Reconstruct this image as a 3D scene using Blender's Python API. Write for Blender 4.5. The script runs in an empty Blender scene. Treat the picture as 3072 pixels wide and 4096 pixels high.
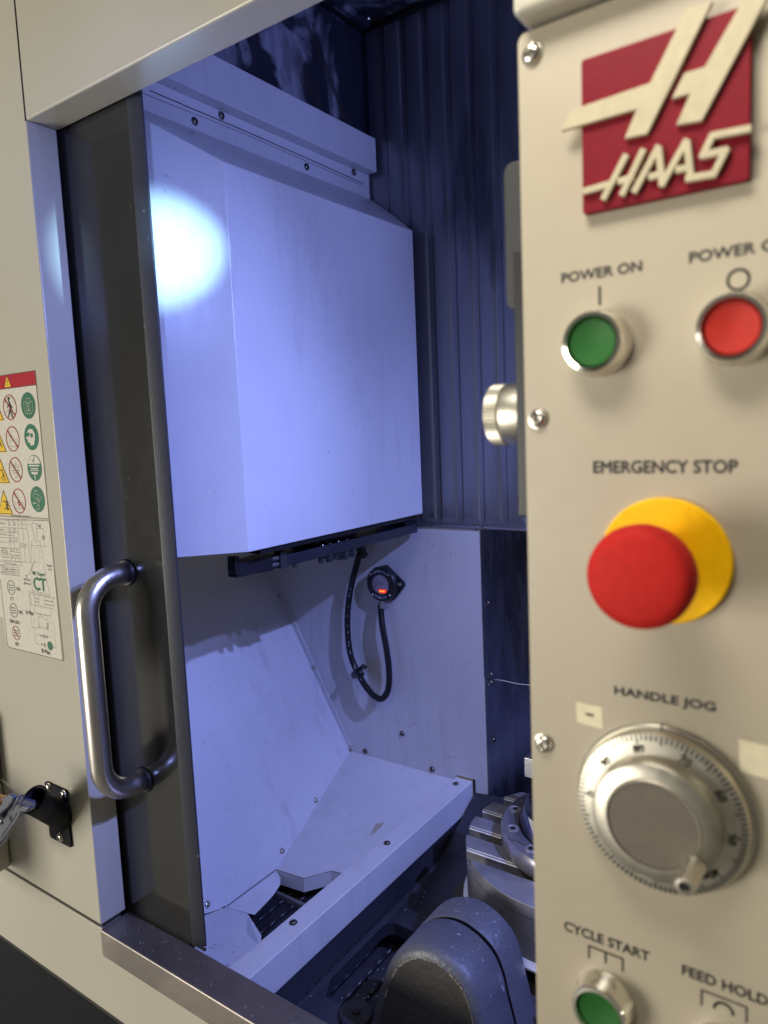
import bpy, bmesh, math, random
from mathutils import Vector, Matrix
random.seed(7)
R = math.radians
scn = bpy.context.scene
col = scn.collection

# ------------------------------------------------------------------ camera
CAM_H = 1.55
AX = [Vector((0.81787846, 0.03083706, -0.57456409)),
      Vector((0.57384920, -0.11676765, 0.81059386)),
      Vector((-0.04209417, -0.99268041, -0.11319757))]
F = 2888.0
cam_d = bpy.data.cameras.new('camera')
cam = bpy.data.objects.new('camera', cam_d)
col.objects.link(cam)
rt = Vector((AX[0].x, AX[1].x, AX[2].x)).normalized()
up = -Vector((AX[0].y, AX[1].y, AX[2].y)).normalized()
bk = rt.cross(up).normalized(); up = bk.cross(rt).normalized()
M = Matrix((rt, up, bk)).transposed().to_4x4()
M.translation = (0, 0, CAM_H)
cam.matrix_world = M
cam_d.sensor_fit = 'VERTICAL'
cam_d.sensor_height = 36.0
cam_d.lens = F / 4096 * 36
cam_d.clip_start = 0.01
cam_d.clip_end = 200
cam_d.dof.use_dof = True
cam_d.dof.focus_distance = 1.05
cam_d.dof.aperture_fstop = 7.8
scn.camera = cam

def at(u, v, ax, val):
    """world point seen at photograph pixel (u, v) on the plane axis = val"""
    c = Vector((u - 1536, v - 2048, F))
    r = Vector((AX[0].dot(c), AX[1].dot(c), AX[2].dot(c)))
    i = 'XYZ'.index(ax)
    o = Vector((0, 0, CAM_H))
    return o + r * ((val - o[i]) / r[i])

# ------------------------------------------------------------------ world and lamps
w = bpy.data.worlds.new('World'); scn.world = w; w.use_nodes = True
wb = w.node_tree.nodes['Background']
wb.inputs['Color'].default_value = (0.80, 0.77, 0.66, 1)
wb.inputs['Strength'].default_value = 0.17
scn.view_settings.view_transform = 'Standard'
scn.view_settings.look = 'None'
scn.view_settings.exposure = 0.0
scn.view_settings.gamma = 1.0

def lamp(name, kind, loc, target, energy, color, **kw):
    d = bpy.data.lights.new(name, kind); d.energy = energy; d.color = color
    for k, v in kw.items(): setattr(d, k, v)
    o = bpy.data.objects.new(name, d); col.objects.link(o); o.location = loc
    o.rotation_euler = (Vector(target) - Vector(loc)).to_track_quat('-Z', 'Y').to_euler()
    return o
# added fills for the workshop side
lamp('low_fill_light', 'AREA', (-3.2, -3.1, 0.95), (-0.8, 0.5, 1.2), 162, (1.0, 0.955, 0.85), shape='RECTANGLE', size=1.8, size_y=1.8)  # added soft fill, low at front left, not a ceiling lamp
lamp('panel_fill_light', 'AREA', (-0.20, 0.0, 2.16), (-0.07, 0.35, 1.76), 1.55, (1.0, 0.95, 0.84), shape='RECTANGLE', size=0.4, size_y=0.2, spread=R(85))  # added fill above the pendant, brightens the top of its face
# cold white LED work lights inside the machine, then two added fills
BLUE = (0.28, 0.355, 1.0)
lamp('machine_lamp_and_fill', 'SPOT', (0.50, 0.60, 2.15), (-0.50, 1.14, 0.36), 104, BLUE, spot_size=R(100), spot_blend=1.0, shadow_soft_size=0.012)
lamp('machine_lamp_and_fill', 'SPOT', (0.25, 0.560, 1.90), (-0.845, 0.515, 1.50), 42, BLUE, spot_size=R(52), spot_blend=1.0, shadow_soft_size=0.01)
lamp('machine_lamp_and_fill', 'SPOT', (0.35, 0.80, 1.72), (-0.81, 0.86, 2.14), 22, BLUE, spot_size=R(46), spot_blend=1.0, shadow_soft_size=0.02)  # added fill aimed up to brighten the rail and its wall
lamp('chamber_fill', 'POINT', (0.35, 0.75, 1.70), (0, 0, 0), 2.0, BLUE, shadow_soft_size=0.03)  # added all-round fill for the upper chamber, no real lamp
# added unseen spot that makes the hot spot on the angled cover face
lamp('added_cover_spot', 'SPOT', (-0.262, 0.600, 1.80), (-0.768, 0.602, 1.784), 52, (0.36, 0.66, 1.0), spot_size=R(20), spot_blend=1.0, shadow_soft_size=0.004)
lamp('added_cover_spot', 'SPOT', (-0.12, 0.02, 1.85), (-0.790, 0.590, 1.84), 9, (0.26, 0.36, 1.0), spot_size=R(32), spot_blend=1.0, shadow_soft_size=0.01)  # added wider halo on the cover, shone from beside the camera

# ------------------------------------------------------------------ materials
def nt(name):
    m = bpy.data.materials.new(name); m.use_nodes = True
    return m, m.node_tree, m.node_tree.nodes['Principled BSDF']
def coords(t, scale=(1, 1, 1)):
    g = t.nodes.new('ShaderNodeNewGeometry'); mp = t.nodes.new('ShaderNodeMapping')
    mp.inputs['Scale'].default_value = scale
    t.links.new(g.outputs['Position'], mp.inputs['Vector'])
    return mp.outputs['Vector']
def noise(t, vec, scale, detail=4, rough=0.55, dist=0.0):
    n = t.nodes.new('ShaderNodeTexNoise')
    n.inputs['Scale'].default_value = scale; n.inputs['Detail'].default_value = detail
    n.inputs['Roughness'].default_value = rough; n.inputs['Distortion'].default_value = dist
    t.links.new(vec, n.inputs['Vector']); return n.outputs['Fac']
def ramp(t, fac, stops):
    r = t.nodes.new('ShaderNodeValToRGB'); e = r.color_ramp.elements
    e[0].position, e[0].color = stops[0][0], (*stops[0][1], 1)
    e[1].position, e[1].color = stops[-1][0], (*stops[-1][1], 1)
    for p, c in stops[1:-1]:
        x = e.new(p); x.color = (*c, 1)
    t.links.new(fac, r.inputs['Fac']); return r.outputs['Color']
def mixc(t, fac, a, b, mode='MIX'):
    m = t.nodes.new('ShaderNodeMix'); m.data_type = 'RGBA'; m.blend_type = mode
    for k, s in ((0, fac), (6, a), (7, b)):
        if hasattr(s, 'links'): t.links.new(s, m.inputs[k])
        elif k == 0: m.inputs[0].default_value = s
        else: m.inputs[k].default_value = (*s, 1)
    return m.outputs[2]
def mr(t, fac, a, b, c, d):
    m = t.nodes.new('ShaderNodeMapRange')
    for i, x in enumerate((a, b, c, d)): m.inputs[1 + i].default_value = x
    t.links.new(fac, m.inputs[0]); return m.outputs[0]
def bump(t, bs, h, strength, dist=0.001):
    b = t.nodes.new('ShaderNodeBump'); b.inputs['Strength'].default_value = strength
    b.inputs['Distance'].default_value = dist
    t.links.new(h, b.inputs['Height']); t.links.new(b.outputs['Normal'], bs.inputs['Normal'])

def paint(name, c, rough=0.35, coat=0.0, var=0.06, spots=0.0, spotcol=(0.05, 0.05, 0.06), peel=0.12, peels=900, metal=0.0, chips=None):
    m, t, b = nt(name); v = coords(t)
    n1 = noise(t, v, 5, 5); n2 = noise(t, v, 60, 3)
    base = mixc(t, mr(t, n1, 0.3, 0.7, 0, 1), tuple(x * (1 - var) for x in c), tuple(min(1, x * (1 + var)) for x in c))
    if spots:
        n3 = noise(t, v, 130, 2, 0.5); n4 = noise(t, v, 9, 3)
        k = t.nodes.new('ShaderNodeMath'); k.operation = 'MULTIPLY'
        t.links.new(mr(t, n3, 0.70, 0.76, 0, spots), k.inputs[0]); t.links.new(mr(t, n4, 0.45, 0.62, 0, 1), k.inputs[1])
        base = mixc(t, k.outputs[0], base, spotcol)
    if name == 'panel_paint':
        n8 = noise(t, v, 16, 5, 0.6, 0.8); base = mixc(t, mr(t, n8, 0.48, 0.70, 0, 0.22), base, (0.36, 0.30, 0.22))
    if name == 'inner_white_paint':
        vs_ = coords(t, (1, 1, 0.12)); n6 = noise(t, vs_, 34, 5, 0.6, 0.3); n7 = noise(t, v, 3.2, 3)
        k2 = t.nodes.new('ShaderNodeMath'); k2.operation = 'MULTIPLY'
        t.links.new(mr(t, n6, 0.52, 0.72, 0, 0.55), k2.inputs[0]); t.links.new(mr(t, n7, 0.42, 0.62, 0, 1), k2.inputs[1])
        base = mixc(t, k2.outputs[0], base, (0.40, 0.40, 0.40))
    if chips:
        n5 = noise(t, v, chips[1], 4, 0.6, 0.4)
        base = mixc(t, mr(t, n5, chips[2], chips[2] + 0.03, 0, 1), base, chips[0])
    t.links.new(base, b.inputs['Base Color'])
    t.links.new(mr(t, n2, 0.3, 0.7, rough * 0.9, rough * 1.12), b.inputs['Roughness'])
    b.inputs['Metallic'].default_value = metal
    b.inputs['Coat Weight'].default_value = coat; b.inputs['Coat Roughness'].default_value = 0.12
    if peel: bump(t, b, noise(t, v, peels, 3 if peel == 1.0 else 2), peel, 0.0011 if peel == 1.0 else 0.0006)
    return m
def metal(name, c, rough=0.3, stretch=(1, 1, 1), scale=60, var=0.25, rvar=0.12, dirt=None, bmp=0.05, met=1.0):
    m, t, b = nt(name); v = coords(t, stretch)
    n1 = noise(t, v, scale, 5, 0.6); v2 = coords(t, (1, 1, 0.22) if 'stain' in name else (1, 1, 1)); n2 = noise(t, v2, 11 if 'stain' in name else 7, 5, 0.55, 0.2)
    base = mixc(t, mr(t, n1, 0.3, 0.7, 0, 1), tuple(x * (1 - var) for x in c), tuple(min(1, x * (1 + var)) for x in c))
    if dirt:
        base = mixc(t, mr(t, n2, dirt[1], dirt[1] + 0.12, 0, 1), base, dirt[0])
    t.links.new(base, b.inputs['Base Color'])
    b.inputs['Metallic'].default_value = met
    r1 = mr(t, n1, 0.3, 0.7, max(0.03, rough - rvar), rough + rvar)
    t.links.new(r1, b.inputs['Roughness'])
    if bmp: bump(t, b, n1, bmp, 0.0006)
    return m
def plain(name, c, rough=0.5, metal_=0.0, emit=None, es=0, trans=0.0):
    m, t, b = nt(name)
    v = coords(t); n = noise(t, v, 180, 3)
    t.links.new(mixc(t, mr(t, n, 0.3, 0.7, 0, 1), tuple(x * 0.93 for x in c), tuple(min(1, x * 1.07) for x in c)), b.inputs['Base Color'])
    b.inputs['Roughness'].default_value = rough; b.inputs['Metallic'].default_value = metal_
    b.inputs['Transmission Weight'].default_value = trans
    if emit:
        b.inputs['Emission Color'].default_value = (*emit, 1); b.inputs['Emission Strength'].default_value = es
    return m

M_CREAM = paint('cream_paint', (0.50, 0.47, 0.385), 0.22, 0.0, 0.03, 0.25, (0.25, 0.22, 0.17))
M_PANEL = paint('panel_paint', (0.44, 0.385, 0.29), 0.36, 0.0, 0.02, 0, peel=0.25, peels=1500)
M_WHITE = paint('inner_white_paint', (0.60, 0.60, 0.62), 0.30, 0.0, 0.05, 0.55, (0.12, 0.12, 0.16), peel=0.06)
M_DOOR = paint('door_grey_paint', (0.026, 0.026, 0.026), 0.12, 0.0, 0.10, 0.25, (0.25, 0.24, 0.22), peel=0.04, peels=700)
M_EDGE = paint('door_edge_paint', (0.036, 0.038, 0.042), 0.42, 0.0, 0.15, 0.6, (0.3, 0.28, 0.26), peel=0.5, peels=600, metal=0.0)
M_DARK = paint('dark_blue_grey_paint', (0.026, 0.027, 0.036), 0.38, 0.0, 0.25, 0.5, (0.25, 0.26, 0.30), peel=0.15)
M_KICK = paint('kick_panel_paint', (0.006, 0.0065, 0.009), 0.6, 0.0, 0.2, 0)
M_BLACK = plain('black_metal', (0.010, 0.010, 0.013), 0.4)
M_RUBBER = plain('black_rubber', (0.012, 0.012, 0.014), 0.42)
M_SEAM = plain('dark_seam', (0.03, 0.026, 0.02), 0.8)
M_SILL = metal('sill_steel', (0.30, 0.26, 0.23), 0.42, (3, 60, 60), 14, 0.12, 0.05, ((0.23, 0.205, 0.185), 0.52), 0.01, 0.8)
M_STEEL = metal('brushed_steel', (0.68, 0.64, 0.60), 0.30, (90, 90, 3), 4, 0.10, 0.03, None, 0.012)
M_RIBS = metal('stained_steel', (0.27, 0.275, 0.30), 0.36, (14, 14, 0.9), 2.0, 0.18, 0.06, ((0.11, 0.115, 0.135), 0.53), 0.0, 0.75)
M_PLATE = metal('dark_stainless', (0.17, 0.175, 0.22), 0.28, (25, 25, 4), 2, 0.25, 0.06, ((0.11, 0.11, 0.15), 0.50), 0.01)
M_TABLE = metal('table_steel', (0.34, 0.33, 0.34), 0.36, (1, 1, 1), 26, 0.22, 0.06, ((0.22, 0.21, 0.22), 0.50), 0.04, 0.55)
M_RING = metal('blued_steel', (0.26, 0.25, 0.30), 0.26, (1, 1, 1), 30, 0.2, 0.05, None, 0.02, 0.7)
M_BRIGHT = metal('machined_edge', (0.88, 0.86, 0.80), 0.35, (1, 1, 1), 60, 0.12, 0.05, None, 0.05, 0.35)
M_ALU = metal('bright_aluminium', (0.80, 0.80, 0.80), 0.30, (4, 80, 80), 12, 0.08, 0.05)
M_CHROME = metal('chrome', (0.80, 0.77, 0.70), 0.10, (1, 1, 1), 30, 0.05, 0.03, None, 0)
M_DIAL = metal('satin_aluminium', (0.66, 0.62, 0.53), 0.38, (1, 1, 1), 200, 0.05, 0.03, None, 0)
M_SCREW = metal('screw_steel', (0.20, 0.19, 0.18), 0.30, (1, 1, 1), 200, 0.2, 0.08)
M_BSCREW = metal('bright_screw', (0.62, 0.58, 0.52), 0.22, (1, 1, 1), 300, 0.15, 0.05)
M_CAST = paint('cast_grey_paint', (0.095, 0.098, 0.115), 0.45, 0.0, 0.22, 0.0, peel=1.0, peels=160, chips=((0.20, 0.185, 0.20), 110, 0.725))
M_CASTF = paint('rough_casting', (0.065, 0.060, 0.054), 0.55, 0.0, 0.3, 0.0, peel=1.0, peels=120)
M_RED = plain('emblem_red', (0.185, 0.004, 0.013), 0.5)
M_IVORY = plain('emblem_ivory', (0.50, 0.44, 0.30), 0.5)
M_BTN_G = plain('green_cap', (0.018, 0.115, 0.02), 0.55)
M_BTN_R = plain('red_cap', (0.42, 0.022, 0.014), 0.55)
M_STOP = plain('stop_red', (0.50, 0.020, 0.016), 0.62)
M_YEL = plain('stop_yellow', (0.95, 0.52, 0.0), 0.5)
M_INK = plain('black_ink', (0.012, 0.010, 0.012), 0.6)
M_GREYP = plain('grey_plastic', (0.032, 0.032, 0.034), 0.45)
M_DNUM = plain('engraved_grey', (0.07, 0.065, 0.05), 0.6)
M_TAPE = plain('cream_tape', (0.74, 0.66, 0.46), 0.7)
M_BROWN = plain('worn_brown_cap', (0.135, 0.115, 0.090), 0.5)
M_DEC = plain('decal_white', (0.66, 0.62, 0.54), 0.3)
M_DGRN = plain('decal_green', (0.0, 0.13, 0.06), 0.35)
M_DRED = plain('decal_red', (0.42, 0.015, 0.03), 0.3)
M_DYEL = plain('decal_yellow', (0.80, 0.50, 0.0), 0.35)
M_DINK = plain('decal_ink', (0.02, 0.02, 0.02), 0.4)
M_LENS = plain('receiver_lens', (0.30, 0.26, 0.30), 0.08)
M_LEDR = plain('red_led', (0.9, 0.1, 0.02), 0.4, emit=(1.0, 0.10, 0.01), es=5)
M_LEDG = plain('red_led_halo', (0.5, 0.01, 0.01), 0.4, emit=(1.0, 0.02, 0.0), es=0.9)
M_PRINT = plain('pale_print', (0.35, 0.36, 0.42), 0.5)
M_BLUEP = plain('blue_grey_plastic', (0.10, 0.11, 0.14), 0.35)
M_COPPER = metal('brass', (0.75, 0.42, 0.20), 0.25, (1, 1, 1), 100, 0.1, 0.05)
M_CONC = paint('concrete', (0.42, 0.41, 0.38), 0.7, 0, 0.1, 0)

def stained_material():
    m, t, b = nt('coolant_stained_steel')
    v = coords(t, (1, 1, 1)); v2 = coords(t, (3.0, 3.0, 0.9))
    n1 = noise(t, v, 4.5, 4, 0.5, 1.6); n2 = noise(t, v2, 22, 6, 0.65, 0.5); n3 = noise(t, v, 2.6, 3, 0.5, 2.2)
    patches = mr(t, n1, 0.50, 0.56, 0, 1)
    base = mixc(t, patches, (0.035, 0.037, 0.055), (0.36, 0.37, 0.44))
    base = mixc(t, mr(t, n2, 0.40, 0.62, 0.5, 0), base, (0.022, 0.024, 0.040))
    base = mixc(t, mr(t, n3, 0.60, 0.64, 0, 0.8), base, (0.05, 0.045, 0.045))
    t.links.new(base, b.inputs['Base Color'])
    b.inputs['Metallic'].default_value = 0.35
    t.links.new(mr(t, n1, 0.4, 0.6, 0.28, 0.5), b.inputs['Roughness'])
    bump(t, b, n2, 0.15, 0.001)
    return m
M_STAIN = stained_material()

for m_, s_ in ((M_STOP, .12), (M_RED, .2), (M_IVORY, .25), (M_KICK, .12), (M_BTN_R, .25), (M_BTN_G, .25), (M_YEL, .25), (M_DRED, .3), (M_RUBBER, .35), (M_EDGE, .35)):
    m_.node_tree.nodes['Principled BSDF'].inputs['Specular IOR Level'].default_value = s_

# ------------------------------------------------------------------ mesh helpers
def wloc(o):
    p = Vector((0, 0, 0))
    while o is not None:
        p += o.location; o = o.parent
    return p
def link(name, verts, faces, mat, parent=None, smooth=False, bevel=0, seg=2, subd=0, weld=False):
    """one mesh object; verts in world space, origin at the bounding-box centre"""
    vs = [Vector(v) for v in verts]
    lo = Vector(min(v[i] for v in vs) for i in range(3)); hi = Vector(max(v[i] for v in vs) for i in range(3))
    c = (lo + hi) / 2
    me = bpy.data.meshes.new(name)
    me.from_pydata([v - c for v in vs], [], faces)
    bm = bmesh.new(); bm.from_mesh(me)
    if weld: bmesh.ops.remove_doubles(bm, verts=bm.verts, dist=1e-6)
    bmesh.ops.recalc_face_normals(bm, faces=bm.faces); bm.to_mesh(me); bm.free()
    if smooth:
        for p in me.polygons: p.use_smooth = True
    mats = mat if isinstance(mat, (list, tuple)) else [mat]
    for m in mats: me.materials.append(m)
    o = bpy.data.objects.new(name, me); col.objects.link(o)
    o.location = c - wloc(parent); o.parent = parent
    if bevel:
        b = o.modifiers.new('bevel', 'BEVEL'); b.width = bevel; b.segments = seg; b.limit_method = 'ANGLE'; b.angle_limit = R(35)
        b.harden_normals = False
        for p in me.polygons: p.use_smooth = True
        o.modifiers.new('wn', 'WEIGHTED_NORMAL').keep_sharp = True
    return o
def box(name, x0, x1, y0, y1, z0, z1, mat, parent=None, bevel=0.001, seg=2):
    v = [(x, y, z) for x in (x0, x1) for y in (y0, y1) for z in (z0, z1)]
    f = [(0, 1, 3, 2), (4, 6, 7, 5), (0, 4, 5, 1), (2, 3, 7, 6), (0, 2, 6, 4), (1, 5, 7, 3)]
    return link(name, v, f, mat, parent, False, bevel, seg)
def prism(name, pts, d, mat, parent=None, bevel=0, seg=2):
    """closed planar polygon pts extruded by vector d"""
    d = Vector(d); pts = [Vector(p) for p in pts]; n = len(pts)
    v = pts + [p + d for p in pts]
    f = [tuple(range(n)), tuple(range(2 * n - 1, n - 1, -1))] + [(i, (i + 1) % n, n + (i + 1) % n, n + i) for i in range(n)]
    return link(name, v, f, mat, parent, False, bevel, seg)
def frame_of(axis):
    a = Vector(axis).normalized(); h = Vector((0, 0, 1)) if abs(a.z) < 0.9 else Vector((1, 0, 0))
    x = a.cross(h).normalized(); return a, x, a.cross(x).normalized()
def lathe_geo(c, axis, prof, n=48):
    a, x, y = frame_of(axis); c = Vector(c); v = []; f = []
    for (r, h) in prof:
        for k in range(n):
            t = 2 * math.pi * k / n
            v.append(c + a * h + (x * math.cos(t) + y * math.sin(t)) * max(r, 1e-5))
    for i in range(len(prof) - 1):
        for k in range(n):
            f.append((i * n + k, i * n + (k + 1) % n, (i + 1) * n + (k + 1) % n, (i + 1) * n + k))
    if prof[0][0] > 1e-4: f.append(tuple(range(n)))
    if prof[-1][0] > 1e-4: f.append(tuple((len(prof) - 1) * n + k for k in range(n)))
    return v, f
def lathe(name, c, axis, prof, mat, parent=None, n=48, bevel=0):
    v, f = lathe_geo(c, axis, prof, n)
    o = link(name, v, f, mat, parent, True, 0)
    me = o.data
    bm = bmesh.new(); bm.from_mesh(me)
    bmesh.ops.remove_doubles(bm, verts=bm.verts, dist=2e-5)
    for e in bm.edges:
        if len(e.link_faces) == 2 and e.calc_face_angle(0) > R(38): e.smooth = False
    bm.to_mesh(me); bm.free()
    return o
def tube_geo(pts, r, n=14, cap=True):
    pts = [Vector(p) for p in pts]; v = []; f = []
    rr = r if isinstance(r, (list, tuple)) else [r] * len(pts)
    prev = None
    for i, p in enumerate(pts):
        t = ((pts[min(i + 1, len(pts) - 1)] - p).normalized() + (p - pts[max(i - 1, 0)]).normalized()).normalized()
        if prev is None: x = t.orthogonal().normalized()
        else: x = (prev - t * prev.dot(t)).normalized()
        prev = x; y = t.cross(x)
        for k in range(n):
            a = 2 * math.pi * k / n; v.append(p + (x * math.cos(a) + y * math.sin(a)) * rr[i])
    for i in range(len(pts) - 1):
        for k in range(n): f.append((i * n + k, i * n + (k + 1) % n, (i + 1) * n + (k + 1) % n, (i + 1) * n + k))
    if cap:
        f.append(tuple(range(n))); f.append(tuple((len(pts) - 1) * n + k for k in range(n)))
    return v, f
def tube(name, pts, r, mat, parent=None, n=14):
    v, f = tube_geo(pts, r, n); return link(name, v, f, mat, parent, True)
def spline(pts, k=8):
    pts = [Vector(p) for p in pts]; out = []
    P_ = [2 * pts[0] - pts[1]] + pts + [2 * pts[-1] - pts[-2]]
    for i in range(1, len(P_) - 2):
        a, b, c, d = P_[i - 1:i + 3]
        for j in range(k):
            t = j / k
            out.append(0.5 * ((2 * b) + (c - a) * t + (2 * a - 5 * b + 4 * c - d) * t * t + (3 * b - a - 3 * c + d) * t ** 3))
    out.append(pts[-1]); return out
def thing(name, label, cat, loc=(0, 0, 0), group=None):
    o = bpy.data.objects.new(name, None); col.objects.link(o); o.location = loc
    o.empty_display_size = 0.05
    o['label'] = label; o['category'] = cat
    if group: o['group'] = group
    return o
def tag(o, label, cat, group=None):
    o['label'] = label; o['category'] = cat
    if group: o['group'] = group
    return o
def empty_part(name, parent, loc):
    o = bpy.data.objects.new(name, None); col.objects.link(o); o.parent = parent
    o.location = Vector(loc) - wloc(parent); return o

# flat print lying on a surface: joined strokes, discs, text
class Ink:
    def __init__(s): s.v = []; s.f = []
    def poly(s, pts):
        n = len(s.v); s.v += [Vector(p) for p in pts]; s.f.append(tuple(range(n, n + len(pts))))
    def line(s, a, b, w, nrm):
        a, b = Vector(a), Vector(b)
        if (b - a).length < 1e-7: return
        d = (b - a).normalized(); p = d.cross(Vector(nrm)).normalized() * w / 2; e = d * w * 0.3
        s.poly([a - p - e, a + p - e, b + p + e, b - p + e])
    def path(s, pts, w, nrm, closed=False):
        n = len(pts)
        for i in range(n if closed else n - 1): s.line(pts[i], pts[(i + 1) % n], w, nrm)
    def build(s, name, mat, parent, thick=None):
        return link(name, s.v, s.f, mat, parent)

def text_obj(name, s, p0, p1, h, mat, parent, nrm=(0, -1, 0), bold=0.0, thick=0.00015):
    """text whose baseline runs p0 -> p1 and whose capitals are h tall"""
    cu = bpy.data.curves.new(name, 'FONT'); cu.body = s; cu.size = 1; cu.resolution_u = 3
    ob = bpy.data.objects.new(name, cu); col.objects.link(ob)
    me = bpy.data.meshes.new_from_object(ob)
    bpy.data.objects.remove(ob)
    co = [v.co.copy() for v in me.vertices]; fs = [tuple(p.vertices) for p in me.polygons]
    x0 = min(c.x for c in co); x1 = max(c.x for c in co); y0 = min(c.y for c in co if True); y1 = max(c.y for c in co)
    p0, p1 = Vector(p0), Vector(p1); d = p1 - p0; nv = Vector(nrm)
    upv = nv.cross(d.normalized()).normalized()
    if upv.z < 0: upv = -upv
    bpy.data.meshes.remove(me)
    vs = []; ff_ = []
    shifts = [(0, 0)] if bold <= 0 else [(0, 0), (1, 0), (-1, 0), (0, 1), (0, -1)]
    b_ = bold * (1.8 if name != 'printed_text' else 0.8) * h
    for q, (sx_, sy_) in enumerate(shifts):
        o_ = len(vs)
        vs += [p0 + d * ((c.x - x0) / (x1 - x0)) + upv * (h * (c.y - y0) / (y1 - y0)) + nv * (thick + q * 0.000004) + d.normalized() * (sx_ * b_) + upv * (sy_ * b_) for c in co]
        ff_ += [tuple(i + o_ for i in f) for f in fs]
    return link(name, vs, ff_, mat, parent)
def text_px(name, s, u, v, wpx, hpx, Y, mat, parent, bold=0.0, thick=0.0004):
    a = at(u - wpx / 2, v, 'Y', Y); b = at(u + wpx / 2, v, 'Y', Y); c = at(u, v, 'Y', Y)
    top = at(u, v - hpx / 2, 'Y', Y); bot = at(u, v + hpx / 2, 'Y', Y)
    h = top.z - bot.z
    return text_obj(name, s, (a.x, Y, bot.z), (b.x, Y, bot.z), h, mat, parent, bold=bold, thick=thick)

# screws: one shared mesh, copies oriented by their plate
def make_screw_mesh(name, mat):
    v, f = lathe_geo((0, 0, 0), (0, 0, 1), [(1.12, 0.0), (1.12, 0.10), (1.0, 0.12), (0.93, 0.42), (0.70, 0.58), (0.52, 0.62), (0.46, 0.56), (0.44, 0.22), (0.0, 0.18)], 18)
    me = bpy.data.meshes.new(name); me.from_pydata(v, [], f)
    bm = bmesh.new(); bm.from_mesh(me); bmesh.ops.remove_doubles(bm, verts=bm.verts, dist=1e-3); bmesh.ops.recalc_face_normals(bm, faces=bm.faces)
    for e in bm.edges:
        if len(e.link_faces) == 2 and e.calc_face_angle(0) > R(50): e.smooth = False
    bm.to_mesh(me); bm.free()
    for p in me.polygons: p.use_smooth = True
    me.materials.append(mat); return me
SCREW = make_screw_mesh('button_head_screw', M_SCREW)
BSCREW = make_screw_mesh('bright_button_head_screw', M_BSCREW)
def screw(loc, nrm, r, parent, me=None, name='screw'):
    o = bpy.data.objects.new(name, me or SCREW); col.objects.link(o)
    o.parent = parent; o.location = Vector(loc) - wloc(parent)
    o.rotation_mode = 'QUATERNION'; o.rotation_quaternion = Vector(nrm).to_track_quat('Z', 'Y') ; o.scale = (r, r, r)
    return o

# ================================================================== SETTING
fl = link('floor', [(-8, -8, 0), (8, -8, 0), (8, 8, 0), (-8, 8, 0)], [(0, 1, 2, 3)], M_CONC); fl['kind'] = 'structure'

# ================================================================== MACHINE ENCLOSURE
ZS, ZH, XC, YF, YD = 0.905, 1.928, -0.8455, 0.500, 0.5435   # sill, header, column edge, front face, door face
YB = 1.150
enc = thing('machine_enclosure', 'cream and white sheet metal enclosure of the milling machine round the open doorway', 'machine enclosure', (-0.4, 0.8, 0))
# front
box('column_panel', -1.9, XC, YF, YF + 0.0385, 0.909, 2.6, M_CREAM, enc, 0.0022, 3)
hd = box('header_panel', XC - 0.0005 + 0.0012, 0.9, YF - 0.001, YF + 0.040, ZH, 2.6, M_CREAM, enc, 0.0026, 3)
tube('header_seam', [(XC - 0.0009, YF - 0.0002, ZH), (XC - 0.0009, YF - 0.0002, 2.6)], 0.0008, M_SEAM, enc, 6)
box('lower_panel', -1.9, 0.9, YF, YF + 0.030, 0.7805, 0.9045, M_CREAM, enc, 0.0015)
box('panel_seam', -1.9, XC, YF + 0.002, YF + 0.03, 0.9045, 0.909, M_SEAM, enc, 0)
box('kick_panel', -1.9, 0.9, YF + 0.012, YF + 0.04, 0.02, 0.772, M_KICK, enc, 0.002)
box('drip_strip', -1.9, 0.9, YF + 0.002, YF + 0.03, 0.7725, 0.7798, M_SEAM, enc, 0.001)
sill = box('sill_plate', XC + 0.0003, 0.9, YF - 0.0025, YD - 0.0005, 0.8665, ZS, M_SILL, enc, 0.0022, 3)
box('front_right_panel', 0.30, 0.9, YF + 0.002, YF + 0.03, ZS, ZH, M_CREAM, enc, 0.002)
# shell that closes the working chamber
box('ceiling_panel', -0.86, 0.72, 0.545, 1.20, 2.276, 2.29, M_STAIN, enc, 0)
box('right_wall', 0.70, 0.715, 0.545, 1.20, 0.3, 2.27, M_WHITE, enc, 0)
box('upper_left_wall', -0.83, -0.8130, 0.546, YB + 0.01, 2.036, 2.2755, M_STAIN, enc, 0)
box('header_back', -0.82, 0.70, 0.5405, 0.545, ZH + 0.02, 2.275, M_WHITE, enc, 0)
# ceiling gasket frame in the corner
tube('ceiling_gasket', [(-0.806, 0.60, 2.268), (-0.806, 1.143, 2.268)], 0.006, M_BLACK, enc, 8)
tube('ceiling_gasket', [(-0.806, 1.139, 2.268), (-0.3, 1.139, 2.268)], 0.005, M_BLACK, enc, 8)
box('ceiling_frame', -0.800, -0.785, 0.60, 1.13, 2.262, 2.275, M_STAIN, enc, 0.002)
tube('ceiling_hole', [at(1355, 30, 'Z', 2.2755) + Vector((0, 0, -0.001)), at(1355, 30, 'Z', 2.2755)], 0.009, M_BLACK, enc, 16)
screw(at(1471, 77, 'Z', 2.2755), (0, 0, -1), 0.0065, enc, BSCREW)
box('corner_post', -0.8126, -0.800, YB - 0.012, YB, 2.03, 2.262, M_STAIN, enc, 0.001)

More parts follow.
